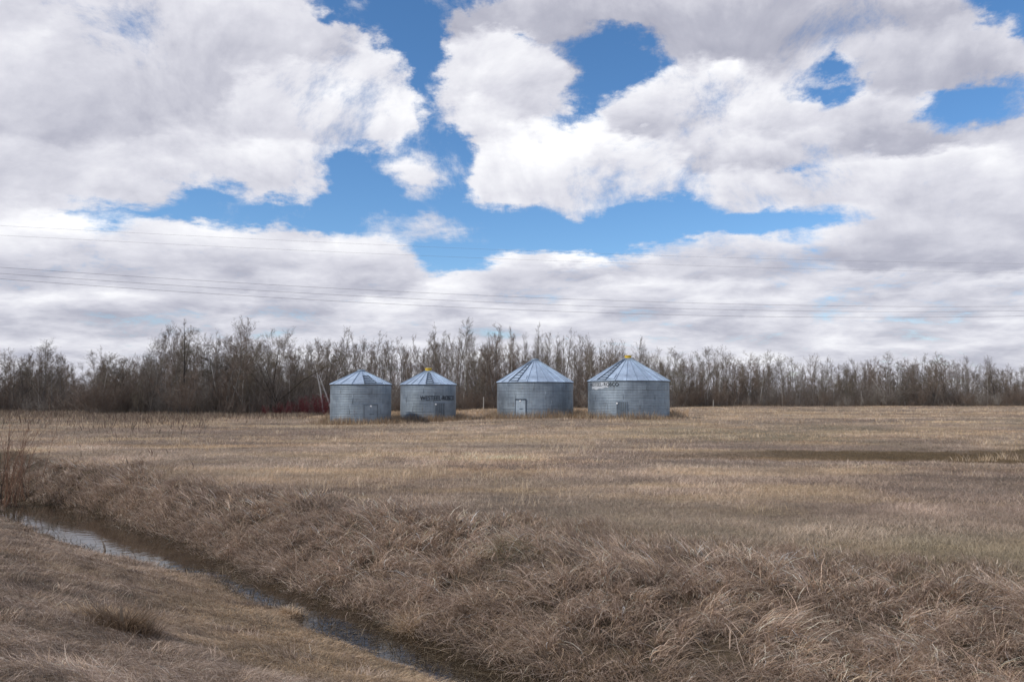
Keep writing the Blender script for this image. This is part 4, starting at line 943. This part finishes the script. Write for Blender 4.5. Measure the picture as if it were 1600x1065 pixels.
def build_field():
    rg = np.random.default_rng(303); parts = []
    for y0, y1, dens, w, nseg, hk in ((9, 16, 1150, .0055, 3, 1), (16, 24, 560, .0085, 3, 1), (24, 36, 230, .013, 2, 1.05), (36, 56, 85, .021, 2, 1.1), (56, 90, 26, .036, 2, 1.15), (90, 165, 7, .06, 2, 1.2)):
        area = .665 * (y1 ** 2 - y0 ** 2) + 3.2 * (y1 - y0); n = int(area * dens); x, y = wedge(rg, n, y0, y1, 2.0); t, s = ditch(x, y); W = bankw(s)
        px = CX + F * x / y
        ok = (t > W * .78) & (y < edge_depth(px) + 2); x, y, t = x[ok], y[ok], t[ok]; n = len(x)
        for bx, by, br in BINS_XY: 
            ok = np.hypot(x - bx, y - by) > br + .05; x, y, t = x[ok], y[ok], t[ok]
        n = len(x); a = fbm(x, y, 2.6, 86); b = fbm(x * .35, y, 2.0, 87); damp = damp_streak(x, y)
        L = (.05 + .13 * rg.random(n)) * (.35 + 1.2 * a) * hk * (1 - .85 * damp); th = rg.uniform(0, 6.283, n)
        c = patch(rg, x, y, pick(rg, MAUVE, n)) ; k = sstep(.50, .70, b)[:, None]; c = c * (1 - k * .45) + pick(rg, STRAW, n) * k * .45
        s_ = (x - y) / math.sqrt(2); nb = (1 - sstep(1.5, 6.0, t - bankw(s_))) * sstep(-14, -4, s_); gp = nb * sstep(.48, .62, fbm(x * .5, y, 2.0, 48)) ; c = c * (1 - .14 * nb)[:, None]; c = c * (1 - .5 * gp)[:, None] + np.array([.15, .155, .085]) * .5 * gp[:, None]
        band = fbm(x * .16, y * .8, 3.0, 49); lt = land_tint(x, y); c = c * .45 + c.mean(0) * (lt / lt.mean(0)) ** 1.25 * .55 * rg.uniform(.8, 1.2, n)[:, None]; mot = fbm(x * .7, y, 1.1, 131); L = L * (.6 + .8 * mot); c *= (.55 + .90 * mot)[:, None]; c *= (.46 + 1.05 * band)[:, None] * (.62 + .70 * a)[:, None]; d = np.clip(damp, 0, 1)[:, None] * .85; c = c * (1 - d) + np.array([.135, .095, .052]) * d * rg.uniform(.5, 1.5, n)[:, None]
        parts.append(blades(rg, x, y, L, th, rg.uniform(.1, .9, n), rg.uniform(.8, 1.9, n), w * rg.uniform(.6, 1.5, n), np.clip(c, .02, .8), nseg, clampz=(y0 < 30)))
    emit('field_grass', parts, 'short dead grass covering the field')
    # standing pale tufts, here and there
    parts = []
    for k in range(1700):
        y = math.sqrt(rg.uniform(13 ** 2, 125 ** 2)) if k > 500 else math.sqrt(rg.uniform(13 ** 2, 45 ** 2)); x = rg.uniform(-.68, .68) * y
        t, s = ditch(np.array([x]), np.array([y]))
        if t[0] < bankw(s)[0] + .8 or fbm(np.array([x]), np.array([y]), 9, 88)[0] < .42: continue
        if y > edge_depth(CX + F * x / y) - 1 or any(math.hypot(x - bx, y - by) < br + .4 for bx, by, br in BINS_XY): continue
        n = int(np.interp(y, [13, 40, 120], [60, 34, 16])); r_ = rg.uniform(.08, .3) * (1 + y / 90); xx = x + rg.normal(0, r_, n); yy = y + rg.normal(0, r_, n)
        L = rg.uniform(.14, .42) * rg.uniform(.5, 1.15, n); th = rg.uniform(0, 6.283, n); pal = STRAW[[0, 2, 5]] if rg.random() < .7 else STRAW[[3, 4, 6]]
        parts.append(blades(rg, xx, yy, L, th, rg.uniform(0, .35, n), rg.uniform(.3, 1.4, n), np.interp(y, [13, 40, 120], [.006, .015, .045]) * rg.uniform(.6, 1.3, n), pick(rg, pal, n, .1), 3, clampz=False))
    emit('field_tufts', parts, 'paler upright tufts of dead grass scattered over the field')
BINS_XY = [(b.location.x, b.location.y, r_) for b, r_ in ((BIN1, 2.55), (BIN2, 2.55), (BIN3, 3.6), (BIN4, 3.6))]
def build_weeds():
    rg = np.random.default_rng(404); parts = []
    # dry weeds ringing each bin and standing between them
    for bx, by, br in BINS_XY:
        n = 5200; a = rg.uniform(0, 6.283, n); r_ = br + rg.gamma(1.6, .42, n); x = bx + r_ * np.cos(a); y = by + r_ * np.sin(a); k = fbm(x, y, 1.3, 95)
        L = (.15 + .75 * rg.random(n)) * (.25 + 1.1 * k) * np.clip(1.3 - (r_ - br) * .35, .3, 1.3); th = rg.uniform(0, 6.283, n)
        pal = np.array([[.38, .29, .19], [.30, .21, .14], [.42, .35, .26], [.22, .15, .11], [.33, .22, .12]])
        parts.append(blades(rg, x, y, L, th, rg.uniform(0, .3, n), rg.uniform(.1, .9, n), .022 * rg.uniform(.6, 1.5, n), pick(rg, pal, n), 2, clampz=False))
    n = 14000; px = rg.uniform(610, 1075, n); y = rg.uniform(70, 112, n); x = (px - CX) / F * y; k = fbm(x, y, 3.5, 96)
    ok = (k > .46); 
    for bx, by, br in BINS_XY: ok &= np.hypot(x - bx, y - by) > br + .1
    x, y, k = x[ok], y[ok], k[ok]; n = len(x); L = (.2 + .7 * rg.random(n)) * (k - .3) * 2.2
    parts.append(blades(rg, x, y, L, rg.uniform(0, 6.283, n), rg.uniform(0, .3, n), rg.uniform(.1, 1, n), .035 * rg.uniform(.6, 1.4, n), pick(rg, STRAW[[0, 1, 3]], n) * np.array([1, .93, .85]), 2, clampz=False))
    emit('bin_weeds', parts, 'tall dry weeds around the feet of the bins')
    # rank brown growth in front of the wood
    parts = []
    n = 56000; px = np.where(rg.random(n) < .45, rg.uniform(-110, 520, n), rg.uniform(-110, 1720, n)); y = edge_depth(px) - rg.gamma(1.5, 2.2, n) * np.where(px < 330, 3.6, np.where(px < 520, 1.8, .7)) + 3; x = (px - CX) / F * y; k = fbm(x, y, 4.0, 97); left = px < 330
    L = (.15 + .8 * rg.random(n)) * (.25 + 1.0 * k) * np.where(left, 1.0, .85)
    pal = np.array([[.24, .185, .135], [.16, .112, .085], [.29, .235, .18], [.12, .078, .062], [.33, .265, .19]])
    parts.append(blades(rg, x, y, L, rg.uniform(0, 6.283, n), rg.uniform(0, .4, n), rg.uniform(.2, 1.3, n), .05 * rg.uniform(.6, 1.4, n), pick(rg, pal, n), 2, clampz=False))
    emit('edge_weeds', parts, 'rank brown grass and weeds along the front of the wood')
def build_litter():
    rg = np.random.default_rng(505); n = 60000; s = rg.uniform(-34, 6, n); hw = chan(s); t = rg.uniform(-1.2, 1.2, n) * (hw + .35)
    tt = t * math.sqrt(2) + 9.5; q = s * math.sqrt(2); x, y = (tt + q) / 2, (tt - q) / 2; k = fbm(x, y, .8, 111); k2 = fbm(x, y, 2.5, 112)
    dens = sstep(.46, .66, k) * .8 + sstep(.5, .75, k2) * .5 + .8 * sstep(-.25, .1, np.abs(t) - hw) + .8 * sstep(-12, -5, s) - .45 * sstep(-13, -19, s); ok = (rg.random(n) < dens * .55) & (y > 3) & (np.abs(x) < .7 * y + 2); x, y, s = x[ok], y[ok], s[ok]; n = len(x)
    c = pick(rg, np.array([[.10, .075, .045], [.16, .12, .075], [.06, .045, .03], [.24, .19, .13], [.045, .035, .022]]), n); up = rg.random(n) < .10
    v, f, c_ = blades(rg, x, y, rg.uniform(.06, .30, n), rg.uniform(0, 6.283, n), np.where(up, .2, 1.5), np.where(up, 1.2, 1.57), np.interp(y, [5, 25], [.006, .014]), c, 3, clampz=False)
    z = v.reshape(n, -1, 3); z[:, :, 2] += (np.maximum(ground_z(x, y) + .01, WATER_Z + .004) - ground_z(x, y) + .01)[:, None]
    emit('ditch_litter', [(z.reshape(-1, 3), f, c_)], 'sodden dead grass floating and lying in the ditch water')
build_litter()
build_bank(); build_near(); build_field(); build_weeds()
def tussock(px, py, h, r_, n, label, dark=False, seed=1):
    rg = np.random.default_rng(seed); cx, cy = hit(px, py)
    x = cx + rg.normal(0, r_ * .5, n); y = cy + rg.normal(0, r_ * .5, n); th = np.arctan2(y - cy, x - cx) + rg.normal(0, .7, n); L = h * rg.uniform(.5, 1.3, n)
    pal = STRAW[[3, 4, 6]] * np.array([.62, .58, .54]) if dark else STRAW[[0, 2, 3]]
    v, f, c = blades(rg, x, y, L, th, rg.uniform(0, .5, n), rg.uniform(1.0, 2.5, n), .006 * rg.uniform(.6, 1.4, n), pick(rg, pal, n, .12), 5)
    g = gz(cx, cy); v = v - np.array([cx, cy, g], np.float32); me = np_mesh('grass_tussock', v, f, c); o = link('grass_tussock', me, BLADE); o.location = (cx, cy, g); tagit(o, label, 'tussock')
tussock(196, 985, .30, .24, 1500, 'dark brown tussock rising out of the matted grass on the near bank', True, 1)
tussock(160, 968, .20, .30, 900, 'tan dome-shaped tussock beside the dark tussock on the near bank', False, 2)
tussock(455, 962, .20, .13, 700, 'small arching tussock at the edge of the water below the blue reflection', False, 3)
tussock(482, 978, .15, .14, 600, 'low rounded tussock just below the arching one at the water edge', True, 4)
tussock(390, 990, .10, .06, 260, 'tiny dark tussock alone on the flat straw of the near bank', True, 5)
tussock(640, 985, .34, .16, 800, 'drooping tussock hanging at the foot of the far bank over the narrow water', False, 6)

# ------------------------------------------------------------------ willow by the far end of the water
def willow(px, py, n, h, name, label, mat, spread=.4, seed=3):
    rg = np.random.default_rng(seed); cx, cy = hit(px, py); root = empty(name, (cx, cy, gz(cx, cy))); tagit(root, label, 'shrub'); mats = (mat, 'dark')
    for q in range(2):
        S = Sticks(); 
        for k in range(n if q == 0 else n // 6):
            th = rg.uniform(0, 6.283); inc = rg.uniform(.0, spread); p = np.array([rg.normal(0, .16), rg.normal(0, .16), -.05]); d = vec(th, inc); hh = h * rg.uniform(.35, 1.05); m = 6; r0 = rg.uniform(.006, .013)
            for j in range(m):
                d = d + rg.normal(0, .05, 3) + np.array([0, 0, .05]); d /= np.linalg.norm(d); e = p + d * hh / m; S.add(p, e, r0 * (1 - j / m * .7), r0 * (1 - (j + 1) / m * .7))
                if j > 1 and rg.random() < .75:
                    for _ in range(2):
                        dd = d + rg.normal(0, .35, 3); dd /= np.linalg.norm(dd); e2 = e + dd * rg.uniform(.12, .5); S.add(e, e2, .004, .0025)
                p = e
        v, f = S.geo(4); me = np_mesh('stems', v, f); link('stems', me, BARK['rust'] if q == 0 else BARK['dark'], root)
willow(12, 790, 30, 2.6, 'willow_shrub', 'rusty brown leafless willow shrub at the far end of the ditch water', 'rust', .42, 3)
willow(38, 782, 14, 2.3, 'willow_shrub', 'thin-stemmed rusty shrub just right of the bigger willow by the water', 'rust', .22, 4)

# ------------------------------------------------------------------ power lines
WIRE = mat_plain('weathered_wire', (.20, .20, .22), .6, .4, .1, 1)
def wire(y0, y1, y2, rad, label, off):
    """a conductor seen at heights y0, y1, y2 in columns 0, 800 and 1600; it sags between masts outside the picture"""
    A = np.array([-35.4, 55.0 + off]); B = np.array([50.8, 79.0 + off]); f1 = -A[0] / (B[0] - A[0]); ys = lambda f: A[1] + (B[1] - A[1]) * f
    P = []
    for px, yy in ((0, y0), (800, y1), (1600, y2)):
        u = (px - CX) / F; dx, dy = B - A; f = (u * A[1] - A[0]) / (dx - u * dy); d = ys(f); v = ray(px, yy); P.append((f, CAMZ + v[2] / v[1] * d))
    co = np.polyfit([p[0] for p in P], [p[1] for p in P], 2); m = MB(); pts = []
    for f in np.linspace(-.55, 1.6, 60):
        pts.append((A[0] + (B[0] - A[0]) * f, ys(f), float(np.polyval(co, f))))
    m.tube(pts, [rad] * len(pts), 6); tagit(m.build('power_line', WIRE, None, True), label, 'power line', 'overhead wires crossing the sky above the bins')
wire(353, 391, 412, .0055, 'topmost thin overhead wire of the upper pair', 3.0)
wire(368, 405, 426, .0055, 'second thin overhead wire from the top, lower of the upper pair', 0.0)
wire(418, 463.5, 478.5, .010, 'highest of the three thicker overhead wires', 3.0)
wire(427.5, 473.5, 485.5, .010, 'middle one of the three thicker overhead wires', 1.5)
wire(436, 483.5, 493.5, .010, 'lowest overhead wire, nearest above the tree tops', 0.0)
